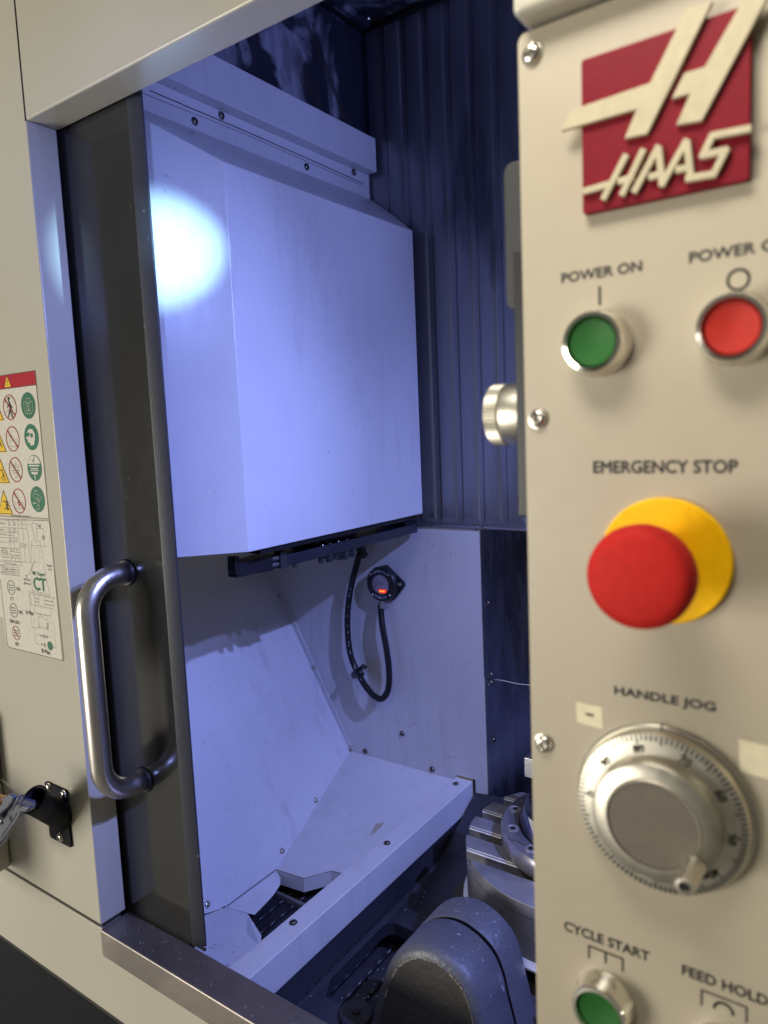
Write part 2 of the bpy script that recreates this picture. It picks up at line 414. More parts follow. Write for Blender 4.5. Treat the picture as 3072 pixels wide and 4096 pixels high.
# wall strip under the rail, with its seam and screws
ws = box('rail_wall', -0.835, -0.8126, 0.546, 1.144, 1.90, 2.035, M_WHITE, enc, 0.001)
tube('sealant_bead', [at(u, v, 'X', -0.8124) for u, v in [(600, 362), (640, 380), (725, 415), (735, 421), (830, 460), (1000, 533), (1100, 577), (1250, 643), (1350, 688), (1454, 735)]], 0.0007, M_SEAM, ws, 6)
tube('sealant_bead', [at(u, v, 'X', -0.8124) for u, v in [(570, 372), (700, 425), (880, 495), (1000, 545), (1250, 655), (1454, 745)]], 0.00035, M_SEAM, ws, 6)
for u, v in [(778, 485), (885, 462), (1226, 667), (1414, 690)]: screw(at(u, v, 'X', -0.8126), (1, 0, 0), 0.0052, ws)
box('wall_filler', -0.835, -0.8128, 1.1441, 1.16, 1.37, 2.0355, M_RIBS, enc, 0)
rail = box('rail_cover', -0.8124, -0.790, 0.547, 1.138, 2.0185, 2.0780, M_WHITE, enc, 0.002)

# ribbed stainless back wall (raised strips are pieces of it)
rw = box('ribbed_wall', -0.8124, 0.70, YB + 0.0, YB + 0.012, 1.3665, 2.272, M_RIBS, enc, 0.0005)
RX = [-0.7775, -0.7330, -0.6880, -0.6420, -0.5985, -0.5535, -0.5085, -0.4635, -0.4185, -0.3735, -0.3285, -0.2835, -0.2385]
for i, x in enumerate(RX):
    x0, x1 = x + 0.0035, x + 0.0390
    z0, z1, y0, y1 = 1.376, 2.266, YB - 0.0038, YB - 0.0002
    v = [(x0, y1, z0), (x1, y1, z0), (x1, y1, z1), (x0, y1, z1), (x0 + 0.0055, y0, z0 + 0.012), (x1 - 0.0055, y0, z0 + 0.012), (x1 - 0.0055, y0, z1), (x0 + 0.0055, y0, z1)]
    f = [(4, 5, 6, 7), (0, 1, 5, 4), (1, 2, 6, 5), (2, 3, 7, 6), (3, 0, 4, 7)]
    o = link('raised_rib', v, f, M_RIBS, rw, False, 0.0014, 3)
tube('folded_hem', [(-0.812, YB - 0.003, 1.3675), (-0.70, YB - 0.003, 1.3675), (0.3, YB - 0.003, 1.369)], 0.0028, M_RIBS, rw, 8)

# lower white back wall
bw = prism('white_back_wall', [(-1.25, 1.1485, 1.3665), (-0.606, 1.1485, 1.3665), (-0.6015, 1.1485, 0.833), (-0.6325, 1.1485, 0.833), (-0.6325, 1.1485, 0.8838), (-0.6705, 1.1485, 0.8838), (-0.6705, 1.1485, 0.873), (-1.25, 1.1485, 0.873)][::1], (0, 0.004, 0), M_WHITE, enc, 0.0006)
for u, v in [(1609, 2934), (1461, 3004), (1729, 3077), (1904, 2109)]: screw(at(u, v, 'Y', 1.1485), (0, -1, 0), 0.0052, bw)
box('wall_notch', -0.6335, -0.6285, 1.1475, 1.1490, 0.832, 0.8845, M_SEAM, bw, 0)
p1 = box('stainless_panel', -0.6035, 0.70, 1.1475, 1.1530, 1.0892, 1.3660, M_PLATE, enc, 0.0006)
p2 = box('stainless_panel', -0.6015, 0.70, 1.1475, 1.1530, 0.78, 1.0880, M_PLATE, enc, 0.0006)
tube('sealant_seam', [at(u, v, 'Y', 1.1472) for u, v in [(1978, 2718), (2010, 2722), (2050, 2731), (2080, 2737), (2140, 2742), (2250, 2755)]], 0.0008, M_DEC, p1, 6)
for u, v in [(1936, 2112), (1950, 2412), (1961, 2698)]: screw(at(u, v, 'Y', 1.1475), (0, -1, 0), 0.0052, p1)
for u, v in [(1962, 2731), (1972, 2960), (1978, 3190)]: screw(at(u, v, 'Y', 1.1475), (0, -1, 0), 0.0052, p2)

# slanted left wall of the lower chamber
def sx(z): return -0.8755 - (z - 0.780) * 0.5703
SN = Vector((0.5703, 0, 1)).cross(Vector((0, 1, 0))); SN = Vector((1, 0, 0.5703)).normalized()
sl = link('slanted_wall', [(sx(0.78), 0.7396, 0.78), (sx(0.79), 0.700, 0.79), (sx(0.829), 0.545, 0.829), (sx(1.42), 0.545, 1.42), (sx(1.42), 1.1485, 1.42), (sx(0.873), 1.1485, 0.873), (sx(0.78), 0.8570, 0.78)],
          [(0, 1, 2, 3, 4, 5, 6)], M_WHITE, enc)
sl_n = SN
for u, v in [(1262, 3201), (1128, 3404), (829, 3617)]:
    a = at(u, v, 'Y', 1.0) - Vector((0, 0, CAM_H)); o0 = Vector((0, 0, CAM_H)); p0 = Vector((-0.8755, 0, 0.78))
    t_ = SN.dot(p0 - o0) / SN.dot(a); screw(o0 + a * t_, SN, 0.0050, sl, BSCREW)
prism('corner_flange', [(sx(1.36) - 0.004, 1.1462, 1.36), (sx(1.36) + 0.018, 1.1462, 1.36), (sx(0.876) + 0.012, 1.1462, 0.876), (sx(0.876), 1.1462, 0.876)], (0, 0.002, 0), M_WHITE, sl, 0.0006)
for u, v in [(1118, 2380), (1254, 2668), (1403, 2993)]: screw(at(u, v, 'Y', 1.146) + Vector((0.002, 0, 0)), (0, -1, 0), 0.0048, sl, BSCREW)
# closing plates outside the view
link('outer_left_wall', [(-1.26, 0.545, 0.6), (-1.26, 1.16, 0.6), (-1.26, 1.16, 1.95), (-1.26, 0.545, 1.95)], [(0, 1, 2, 3)], M_WHITE, enc)
box('column_back', -1.26, -0.848, 0.600, 0.603, 0.83, 1.94, M_WHITE, enc, 0)

# sloping chute floor and front floor with the bent-down lips of the drain opening
K = (0.873 - 0.780) / (1.1485 - 0.857)
def fz(y): return 0.780 + (y - 0.857) * K
fa, fb, fc, fd = (-0.8755, 0.857), (-0.8142, 0.862), (-0.7773, 0.892), (-0.7560, 0.8954)
HB = [fa, fb, fc, fd, (-0.6705, 0.900)]
cf = link('chute_floor', [(x, y, fz(y)) for x, y in [(sx(0.873), 1.1485), (-0.6705, 1.1485)] + HB[::-1]], [tuple(range(7))], M_WHITE, enc)
v = []; f = []
for i, (x, y) in enumerate(HB): v += [(x, y, fz(y)), (x, y - 0.0015, fz(y) - 0.024)]
for i in range(len(HB) - 1): f.append((2 * i, 2 * i + 2, 2 * i + 3, 2 * i + 1))
link('opening_lip', v, f, M_WHITE, cf)
rs = Ink()
for i in range(len(HB) - 2):
    a = Vector((HB[i][0], HB[i][1] + 0.0006, fz(HB[i][1]) + 0.0006)); b = Vector((HB[i + 1][0], HB[i + 1][1] + 0.0006, fz(HB[i + 1][1]) + 0.0006)); rs.line(a, b, 0.0016, (0, 0, 1))
rs.build('rust_edge', plain('rust', (0.16, 0.11, 0.05), 0.8), cf)
def fz2(y): return 0.780 + (0.7396 - y) * 0.25
ff = link('front_floor', [(x, y, fz2(y)) for x, y in [(-0.8755, 0.7396), (-0.8368, 0.7485), (-0.7905, 0.7030), (-0.7770, 0.7000), (-0.660, 0.660), (-0.660, 0.5450), (-0.8880, 0.5450)]] , [tuple(range(7))], M_WHITE, enc)
link('opening_lip', [(-0.8368, 0.7485, 0.778), (-0.7905, 0.7030, 0.7892), (-0.7770, 0.7000, 0.787), (-0.7980, 0.7400, 0.7600), (-0.7820, 0.7215, 0.760), (-0.7740, 0.7060, 0.768)],
     [(0, 1, 4, 3), (1, 2, 5, 4)], M_WHITE, ff)
link('opening_lip', [(-0.8755, 0.857, 0.780), (-0.8755, 0.7396, 0.780), (-0.8368, 0.7485, 0.7785), (-0.838, 0.765, 0.765), (-0.842, 0.785, 0.763), (-0.846, 0.815, 0.765), (-0.853, 0.842, 0.768), (-0.862, 0.853, 0.772)],
     [tuple(range(8))], M_WHITE, ff)
tube('floor_seam', [at(818, 3650, 'Z', 0.7905), at(850, 3640, 'Z', 0.786), at(902, 3627, 'Z', 0.7815)], 0.0011, M_SEAM, ff, 6)
tube('floor_seam', [(-0.8752, 0.7400, 0.7812), (-0.8752, 0.857, 0.7812)], 0.0008, M_SEAM, ff, 6)

sm = link('coolant_stain', [(p.x, p.y, fz(p.y) + 0.0007) for p in [at(1482, 3384, 'Z', 0.80), at(1505, 3342, 'Z', 0.805), at(1538, 3340, 'Z', 0.805), at(1530, 3352, 'Z', 0.805), at(1500, 3378, 'Z', 0.80)]], [(0, 1, 2, 3, 4)], plain('dried_coolant', (0.38, 0.36, 0.27), 0.7), cf)
mk = Ink(); random.seed(9)
for (u, v, n_, s_) in [(1812, 3028, 3, 8), (1650, 2880, 5, 30), (1560, 2880, 4, 25), (1480, 2080 + 60, 5, 40), (1700, 2200, 5, 60), (1530, 2790, 4, 60), (1760, 2560, 6, 90), (1420, 2700, 4, 60)]:
    for _ in range(n_):
        p = at(u + random.gauss(0, s_), v + random.gauss(0, s_ * .7), 'Y', 1.1481); a = random.uniform(0, 3.14); l = random.uniform(.0006, .0030)
        d = Vector((math.cos(a), 0, math.sin(a))) * l; mk.line(p - d, p + d, random.uniform(.0005, .0011), (0, -1, 0))
mk.build('scuff_marks', M_GREYP, bw)['kind'] = 'stuff'
mk = Ink()
for _ in range(46):
    y_ = random.uniform(.56, .70); x_ = random.uniform(-.86, -.68); a = random.uniform(0, 3.14); l = random.uniform(.0005, .0028)
    if random.random() < .5: x_, y_ = random.gauss(-.80, .02), random.gauss(.63, .02)
    p = Vector((x_, y_, fz2(y_) + .0006)); d = Vector((math.cos(a), math.sin(a), 0)) * l; d.z = -d.y * .25; mk.line(p - d, p + d, random.uniform(.0005, .0012), (0, 0, 1))
mk.build('scuff_marks', M_GREYP, ff)['kind'] = 'stuff'

# splash beam along the chamber
bm_ = prism('splash_beam', [(-0.6700, 0.5445, 0.870), (-0.6700, 0.5445, 0.8806), (-0.6340, 0.5445, 0.8806), (-0.6340, 0.5445, 0.8300), (-0.6370, 0.5445, 0.8300), (-0.6370, 0.5445, 0.870)], (0, 0.6035, 0), M_WHITE, enc, 0.0016, 3)
for u, v in [(1823, 3136), (1548, 3373), (1173, 3691)]: screw(at(u, v, 'Z', 0.8806), (0, 0, 1), 0.0052, bm_)

# trough under the table
link('trough_side', [(-0.6385, 0.545, 0.832), (-0.6385, 1.1475, 0.832), (-0.6300, 1.1475, 0.795), (-0.6300, 0.545, 0.795)], [(0, 1, 2, 3)], M_DARK, enc)
TZ = 0.7905
TO = [(-0.610, 0.842), (-0.618, 0.836), (-0.6215, 0.826), (-0.6215, 0.70), (-0.607, 0.672), (-0.575, 0.668), (-0.40, 0.668), (-0.40, 0.842)]
tv = [(-0.6300, 1.1475, 0.797), (0.70, 1.1475, 0.797), (0.70, 0.545, TZ), (-0.6300, 0.545, TZ)] + [(x, y, TZ) for x, y in TO]
tf = [(3, 0, 4, 5, 6, 7), (0, 1, 11, 4), (1, 2, 10, 11), (2, 3, 7, 8, 9, 10)]
tr = link('trough_floor', tv, tf, M_DARK, enc)
v = []; f = []
for i, (x, y) in enumerate(TO): v += [(x, y, TZ), (x, y, TZ - 0.02)]
for i in range(len(TO)): j = (i + 1) % len(TO); f.append((2 * i, 2 * j, 2 * j + 1, 2 * i + 1))
link('opening_rim', v, f, M_DARK, tr)
link('sloping_splash_plate', [(-0.628, 1.146, 0.86), (-0.3, 1.146, 0.90), (-0.3, 0.87, 0.7915), (-0.60, 0.87, 0.7915), (-0.629, 1.02, 0.80)], [(0, 1, 2, 3, 4)], M_DARK, enc)
lathe('round_cap', at(1425, 4062, 'Z', TZ), (0, 0, 1), [(0.023, 0), (0.023, 0.004), (0.021, 0.006), (0.006, 0.0065), (0.006, 0.009), (0, 0.010)], M_DARK, tr, 32)
box('chute_box', -1.0, 0.2, 0.60, 1.05, 0.60, 0.62, M_BLACK, enc, 0)
box('chute_box', -0.93, -0.91, 0.62, 1.0, 0.62, 0.765, M_BLACK, enc, 0)
box('chute_box', -0.93, -0.3, 1.0, 1.01, 0.62, 0.78, M_BLACK, enc, 0)

# side cabinet on the far left
sc = thing('side_cabinet', 'cream rounded cabinet standing proud at the left picture edge below the dark panel', 'cabinet', (-1.2, 0.45, 0.9))
box('cabinet_body', -1.40, -1.0695, 0.36, 0.4995, 0.9175, 1.053, M_CREAM, sc, 0.006, 3)
box('dark_panel', -1.40, -1.0700, 0.47, 0.4995, 1.056, 1.16, M_BROWN, sc, 0.002)

# ================================================================== SLIDING DOOR
dr = thing('sliding_door', 'glossy dark grey sliding door edge standing on the sill behind the bar handle', 'door', (-0.77, 0.56, ZS))
box('door_panel', -1.20, -0.7147, YD, YD + 0.0055, ZS + 0.0012, 2.30, M_DOOR, dr, 0.0)
EP = [(-0.7145, YD), (-0.7130, YD + 0.0003), (-0.6985, YD + 0.0066), (-0.6972, YD + 0.0076), (-0.6975, YD + 0.0092), (-0.7350, YD + 0.0120), (-0.7350, YD + 0.0290)]
link('door_edge', [(x, y, z) for x, y in EP for z in (ZS + 0.001, 2.3)], [(2 * k, 2 * k + 2, 2 * k + 3, 2 * k + 1) for k in range(len(EP) - 1)], M_EDGE, dr, True)
box('added_gap_strip', -1.20, -0.720, YD - 0.0003, YD + 0.008, 0.875, ZS + 0.0009, M_SEAM, dr, 0)  # dark strip added to stop light leaking under the door
box('door_wiper', -0.84, -0.692, YD + 0.0005, YD + 0.004, ZS + 0.0003, ZS + 0.0026, M_SEAM, dr, 0)
hz0, hz1, hx, hy, hr, br = 1.1105, 1.3850, -0.786, 0.484, 0.0134, 0.042
pts = [(hx, YD + 0.001, hz1), (hx, hy + br, hz1)]
for k in range(1, 10): a = R(90) * k / 9; pts.append((hx, hy + br - br * math.sin(a), hz1 - br + br * math.cos(a)))
pts += [(hx, hy, hz1 - br - 0.05), (hx, hy, hz0 + br + 0.05), (hx, hy, hz0 + br)]
for k in range(1, 10): a = R(90) * k / 9; pts.append((hx, hy + br - br * math.cos(a), hz0 + br - br * math.sin(a)))
pts.append((hx, YD + 0.001, hz0))
hn = empty_part('handle', dr, (hx, YD, (hz0 + hz1) / 2))
tube('grip_tube', pts, hr, M_STEEL, hn, 40)
for z in (hz0, hz1): lathe('collar', (hx, YD, z), (0, -1, 0), [(hr + 0.0036, 0), (hr + 0.0036, 0.0022), (hr + 0.0024, 0.0040), (hr - 0.0005, 0.0040)], M_RUBBER, hn, 40)

# ================================================================== TOOL CHANGER
tc = thing('tool_changer', 'large white box cover of the tool changer with dark swing arm under it', 'tool changer', (-0.78, 0.89, 1.39))
SL = 0.0845 / 0.1126
X0, Y0, Z0 = -0.700, 0.672, 1.395
xa, ya = -0.8120, 0.5485         # far end of the angled face
Yr = 1.1095; Yw = 1.1436
def topz(x): return 1.893 + (X0 - x) * SL
A = [(-0.835, ya + 0.0), (xa, ya), (X0, Y0), (X0, Yr), (-0.7656, Yw), (-0.835, Yw)]
v = [(x, y, Z0) for x, y in A] + [(x, y, topz(x)) for x, y in A]
n = len(A)
f = [tuple(range(2 * n - 1, n - 1, -1))] + [(i, (i + 1) % n, n + (i + 1) % n, n + i) for i in range(n)] + [tuple(range(n))]
link('cover', v, f, M_WHITE, tc, False, 0.0013, 2)
arm = empty_part('swing_arm', tc, (-0.755, 0.95, 1.363))
box('arm_bar', -0.775, -0.7305, 0.772, 1.138, 1.3545, 1.3720, M_DARK, arm, 0.0015)
box('arm_bar_end', -0.79, -0.7320, 1.098, 1.139, 1.3722, 1.3790, M_BLACK, arm, 0.001)
box('clamp_plate', -0.742, -0.7285, 0.762, 0.776, 1.3535, 1.3790, M_GREYP, arm, 0.001)
screw((-0.735, 0.769, 1.379), (0, 0, 1), 0.0035, arm, BSCREW); screw((-0.735, 0.769, 1.3535), (0, 0, -1), 0.003, arm)
prism('gripper_finger', [(-0.735, 0.762, 1.3545), (-0.728, 0.740, 1.3545), (-0.735, 0.715, 1.3545), (-0.738, 0.683, 1.3545), (-0.756, 0.683, 1.3545), (-0.770, 0.735, 1.3545), (-0.775, 0.762, 1.3545)], (0, 0, 0.020), M_BLACK, arm, 0.001)
box('gripper_tip', -0.7460, -0.7300, 0.6740, 0.6830, 1.3630, 1.3860, M_BLACK, arm, 0.0015)
box('finger_insert', -0.734, -0.7265, 0.7440, 0.7560, 1.3690, 1.3735, M_ALU, arm, 0.0005)
box('finger_insert', -0.734, -0.7265, 0.7440, 0.7560, 1.3600, 1.3645, M_ALU, arm, 0.0005)
box('magazine_plate', -0.810, -0.706, 0.70, 1.10, 1.3870, 1.3945, M_BLACK, tc, 0.001)
box('pivot_block', -0.80, -0.745, 0.86, 0.97, 1.3725, 1.3865, M_BLACK, tc, 0.002)
box('pivot_block', -0.79, -0.735, 0.905, 0.945, 1.3405, 1.3540, M_BLACK, tc, 0.003)
for x, y, r_, h_ in [(-0.742, 0.868, .0048, .012), (-0.740, 0.886, .0062, .013), (-0.742, 0.905, .0055, .012), (-0.738, 0.925, .0060, .015), (-0.740, 0.946, .0055, .015), (-0.737, 0.800, .003, .006)]:
    lathe('arm_bolt', (x, y, 1.3545), (0, 0, -1), [(r_, 0), (r_, h_ * .8), (r_ * .85, h_), (0, h_)], M_GREYP, tc, 14)
for x, y in [(-0.735, 0.865), (-0.738, 0.885), (-0.735, 0.905), (-0.738, 0.93)]: screw((x, y, 1.372), (0, 0, 1), 0.0036, tc, BSCREW)

# ================================================================== PROBE RECEIVER
pc = at(1521, 2339, 'Y', 1.1285)
yb = 1.1485
pr = thing('probe_receiver', 'round black probe receiver with glowing red light on the white back wall', 'receiver', (pc.x, yb, pc.z))
def off(dx, dz, y): return (pc.x + dx, y, pc.z + dz)
plate = [off(0.020, 0.026, yb), off(0.046, 0.006, yb), off(0.047, -0.002, yb), off(0.022, -0.031, yb), off(-0.010, -0.037, yb), off(-0.030, -0.020, yb), off(-0.043, 0.002, yb), off(-0.042, 0.008, yb), off(-0.024, 0.030, yb), off(0.006, 0.037, yb)]
prism('mounting_plate', plate, (0, -0.007, 0), M_BLACK, pr, 0.0015)
lathe('housing', off(0, 0, yb - 0.006), (0, -1, 0), [(0.0345, 0.0), (0.0345, 0.0105), (0.0325, 0.0135), (0.0205, 0.0140), (0.0200, 0.0120), (0.0, 0.0120)], M_BLACK, pr, 40)
lathe('lens', off(0, 0, yb - 0.0180), (0, -1, 0), [(0.0198, -0.001), (0.0198, 0.0012), (0.012, 0.0022), (0, 0.0026)], M_LENS, pr, 36)
ly = yb - 0.0211
for dx, dz in [(0.000, -0.0125), (0.0045, -0.0125), (0.009, -0.0122)]: lathe('status_light', off(dx, dz, ly), (0, -1, 0), [(0.0019, 0), (0.0017, 0.0006), (0, 0.0009)], M_LEDR, pr, 12)
prism('light_halo', [off(-0.005, -0.010, ly + .0004), off(0.015, -0.0085, ly + .0004), off(0.0135, -0.0150, ly + .0004), off(0.004, -0.0165, ly + .0004), off(-0.003, -0.0145, ly + .0004)], (0, 0.0004, 0), M_LEDG, pr)
for dx, dz, mt in [(-0.004, 0.010, M_ALU), (0.0, 0.0125, M_ALU), (0.0045, 0.0105, M_ALU), (-0.002, 0.002, M_BLACK), (0.006, 0.0025, M_BLACK), (-0.002, -0.005, M_ALU), (0.009, -0.0045, M_ALU), (-0.012, -0.004, M_BLACK)]:
    lathe('sensor_dot', off(dx, dz, ly + .0002), (0, -1, 0), [(0.0013, 0), (0.0011, 0.0005), (0, 0.0006)], mt, pr, 10)
for dx, dz in [(-0.024, 0.021), (0.021, 0.023), (0.024, -0.020), (-0.021, -0.023)]: screw(off(dx * .93, dz * .93, yb - 0.0197), (0, -1, 0), 0.0021, pr, BSCREW)
screw(off(0.037, 0.002, yb - 0.007), (0, -1, 0), 0.0042, pr, BSCREW)
def arc_text(name, s, r, a0, a1, h, flip):
    n_ = len(s)
    root = None; V = []; Fc = []
    for i, ch in enumerate(s):
        a = a0 + (a1 - a0) * (i + .5) / n_; d = (a1 - a0) / n_ * 0.40
        q0 = Vector(off(r * math.sin(a - d), r * math.cos(a - d), yb - 0.0201)); q1 = Vector(off(r * math.sin(a + d), r * math.cos(a + d), yb - 0.0201))
        o = text_obj(name, ch, q0, q1, h, M_PRINT, pr, bold=0.01)
        off_ = wloc(o)
        base = len(V); V += [vv.co + off_ for vv in o.data.vertices]; Fc += [tuple(base + k for k in p.vertices) for p in o.data.polygons]
        me = o.data; bpy.data.objects.remove(o); bpy.data.meshes.remove(me)
    return link(name, V, Fc, M_PRINT, pr)
arc_text('maker_print', 'RENISHAW', 0.0245, R(-38), R(38), 0.0048, False)
arc_text('maker_print', 'RENISHAW', 0.0285, R(180 + 34), R(180 - 34), 0.0048, True)
lathe('cable_gland', off(0.001, -0.032, yb - 0.014), (0, 0, -1), [(0.0065, 0), (0.0065, 0.004), (0.0095, 0.0045), (0.0095, 0.0150), (0.0075, 0.0165)], M_TABLE, pr, 6)
s5 = 0.3164
def c5(x, y, Y): return at(1300 + x * s5, 2150 + y * s5, 'Y', Y)
cp = spline([c5(705, 850, yb - .014), c5(712, 1000, yb - .017), c5(730, 1150, yb - .020), c5(775, 1400, yb - .02), c5(802, 1600, yb - .02), c5(812, 1780, yb - .022), c5(795, 1930, yb - .024), c5(745, 2020, yb - .027), c5(690, 2040, yb - .028),
             c5(600, 1985, yb - .028), c5(500, 1860, yb - .025), c5(420, 1720, yb - .02), c5(340, 1540, yb - .02), c5(300, 1350, yb - .02), c5(284, 1100, yb - .018), c5(295, 850, yb - .018), c5(335, 600, yb - .018), c5(385, 400, yb - .02), c5(430, 230, yb - .02), c5(470, 90, yb - .02)], 6)
cb = tube('cable', cp, 0.0063, M_RUBBER, pr, 12)
tube('cable_tie', [c5(365, 1715, yb - .020), c5(430, 1680, yb - .030), c5(490, 1620, yb - .028), c5(505, 1640, yb - .014)], 0.0045, M_BLACK, cb, 8)
tube('cable_tie', [c5(375, 1735, yb - .016), c5(430, 1715, yb - .032), c5(480, 1690, yb - .026)], 0.0085, M_BLACK, cb, 8)
lathe('upper_gland', c5(455, 160, yb - .02), (0.15, 0, -1), [(0.0095, -.012), (0.0095, 0.006), (0.012, 0.0065), (0.012, 0.013), (0.008, 0.0165)], M_BLACK, cb, 8)
pk = Ink(); random.seed(3)
# print marks follow the cable on its camera side
idx = [i for i, p in enumerate(cp)]
for i in range(62, 100):
    a, b = cp[i], cp[i + 1]; d = (b - a)
    for q in range(1):
        if random.random() < .62:
            m0 = a + d * (0.15 + 0.3 * random.random()); m1 = m0 + d * (0.25 + 0.25 * random.random())
            vdir = (Vector((0, 0, CAM_H)) - m0).normalized(); s_ = d.normalized().cross(vdir).normalized() * (random.uniform(-.0012, .0006))
            pk.line(m0 + vdir * 0.0066 + s_, m1 + vdir * 0.0066 + s_, random.uniform(.0010, .0022), vdir)
pk.build('cable_print', M_PRINT, cb)

# ================================================================== CHIP CONVEYOR (seen through both openings)
cv = thing('chip_conveyor', 'black hinged belt of the chip conveyor seen down through the floor openings', 'conveyor', (-0.7, 0.8, 0.70))
ZB = 0.735; pitch = 0.0255
k = 0
x = -0.905
while x < -0.42:
    if True:
        box('belt_plate', x + 0.0035, x + pitch - 0.0035, 0.66, 0.93, ZB - 0.004, ZB - 0.001, M_DARK, cv, 0.0008)
        yy = 0.655
        segs = Ink()
        v_, f_ = [], []
        while yy < 0.935:
            a_, b_ = tube_geo([(x, yy, ZB), (x, yy + 0.024, ZB)], 0.0033, 8); o_ = len(v_); v_ += a_; f_ += [tuple(i + o_ for i in q) for q in b_]; yy += 0.026
        link('hinge_rod', v_, f_, M_DARK, cv, True)
    x += pitch
box('conveyor_flight', -0.66, -0.42, 0.862, 0.89, ZB - 0.001, ZB + 0.020, M_DARK, cv, 0.002)
box('conveyor_flight', -0.90, -0.76, 0.845, 0.852, ZB - 0.001, ZB + 0.012, M_TABLE, cv, 0.002)

# ================================================================== ROTARY TABLE
TX, TY, TZ1, TR = -0.348, 0.9434, 0.950, 0.1640
rtb = thing('rotary_table', 'round grey steel rotary table with parallel slots under the clamping ring', 'rotary table', (TX, TY, 0.85))
lathe('drum', (TX, TY, 0), (0, 0, 1), [(0.1636, 0.8755), (0.1636, 0.9315), (0.1600, 0.932)], M_TABLE, rtb, 96)
lathe('rear_flange', (TX - 0.002, TY + 0.034, 0), (0, 0, 1), [(0.169, 0.84), (0.169, 0.917), (0.166, 0.920), (0.12, 0.920)], M_PLATE, rtb, 96)
lathe('base_ring', (TX, TY, 0), (0, 0, 1), [(0.170, 0.8665), (0.170, 0.8690), (0.167, 0.8720), (0.164, 0.8752)], [M_BRIGHT], rtb, 96)
lathe('saddle', (TX, TY, 0), (0, 0, 1), [(0.195, 0.70), (0.195, 0.8295), (0.17, 0.8297)], M_CASTF, rtb, 64)
# platter segments between the slots
sw = 0.0205; sp = 0.0523
cuts = [-TR] + [q for kk in range(-2, 3) for q in (kk * sp - sw / 2 + 0.0, kk * sp + sw / 2)] + [TR]
for i in range(0, len(cuts), 2):
    a, b = cuts[i], cuts[i + 1]
    top = []
    N = 26
    ys = [a + (b - a) * j / N for j in range(N + 1)]
    right = [(TX + math.sqrt(max(TR ** 2 - y * y, 0)), TY + y) for y in ys]; left = [(TX - math.sqrt(max(TR ** 2 - y * y, 0)), TY + y) for y in ys]
    poly = right + left[::-1]
    out = [poly[0]]
    for p in poly[1:]:
        if (Vector(p) - Vector(out[-1])).length > 1e-5: out.append(p)
    if (Vector(out[0]) - Vector(out[-1])).length < 1e-5: out.pop()
    prism('slotted_segment', [(x, y, 0.9325) for x, y in out], (0, 0, TZ1 - 0.9325), M_TABLE, rtb, 0.0007, 2)
    for yv in (a,):
        if abs(yv) < TR - 0.001:
            L = math.sqrt(TR ** 2 - yv ** 2) - 0.001
            link('polished_slot_edge', [(TX - L, TY + yv - 0.0014, TZ1 - 0.0026), (TX + L, TY + yv - 0.0014, TZ1 - 0.0026), (TX + L, TY + yv + 0.0026, TZ1 + 0.0006), (TX - L, TY + yv + 0.0026, TZ1 + 0.0006)], [(0, 1, 2, 3)], M_BRIGHT, rtb)
lathe('slot_floor', (TX, TY, 0), (0, 0, 1), [(0.161, 0.9322), (0.161, 0.9335), (0, 0.9335)], paint('slot_dirt', (0.05, 0.045, 0.03), 0.6), rtb, 64)

# ================================================================== CLAMPING RING / FIXTURE
fx = thing('clamping_fixture', 'dark steel clamping ring with socket screws bolted on the slotted table', 'fixture', (-0.343, 0.947, TZ1))
rg = lathe('clamping_ring', (-0.343, 0.947, TZ1 + 0.0004), (0, 0, 1), [(0.1175, 0), (0.1195, 0.004), (0.1195, 0.021), (0.1165, 0.0265), (0.112, 0.028), (0.094, 0.0282), (0.092, 0.026), (0.092, 0.002)], M_RING, fx, 96)
for k in range(12):
    a = R(186.6 + 30 * k); p = Vector((-0.343 + 0.1035 * math.cos(a), 0.947 + 0.1035 * math.sin(a), TZ1 + 0.0285))
    o = lathe('socket_screw', p, (0, 0, 1), [(0.0088, -0.0002), (0.0088, 0.0010), (0.0078, 0.0016), (0.0068, 0.0008), (0.0062, 0.0013), (0.0040, 0.0014), (0.0036, -0.0001), (0.0, -0.0001)], [M_TABLE], rg, 24)
    lathe('hex_socket', p + Vector((0, 0, 0.0002)), (0, 0, 1), [(0.0037, 0), (0.0037, 0.0012), (0, 0.0012)], M_BLACK, rg, 6)
lathe('hub', (-0.343, 0.947, TZ1 + 0.001), (0, 0, 1), [(0.0915, 0), (0.0915, 0.030), (0.085, 0.052), (0.078, 0.056), (0.0, 0.056)], M_PLATE, fx, 96)
box('fixture_block', -0.4250, -0.33, 0.925, 0.98, 1.0395, 1.0690, M_ALU, fx, 0.0008)
box('fixture_post', -0.395, -0.34, 0.93, 0.97, TZ1 + 0.0575, 1.0390, M_PLATE, fx, 0.001)
link('machined_wedge', [at(2112, 3268, 'Y', 0.850), at(2150, 3300, 'Y', 0.850), at(2150, 3378, 'Y', 0.850), at(2128, 3325, 'Y', 0.850), at(2112, 3268, 'Y', 0.853), at(2150, 3300, 'Y', 0.853), at(2150, 3378, 'Y', 0.853), at(2128, 3325, 'Y', 0.853)],
     [(0, 1, 2, 3), (4, 5, 6, 7), (0, 1, 5, 4), (1, 2, 6, 5), (2, 3, 7, 6), (3, 0, 4, 7)], M_ALU, fx)

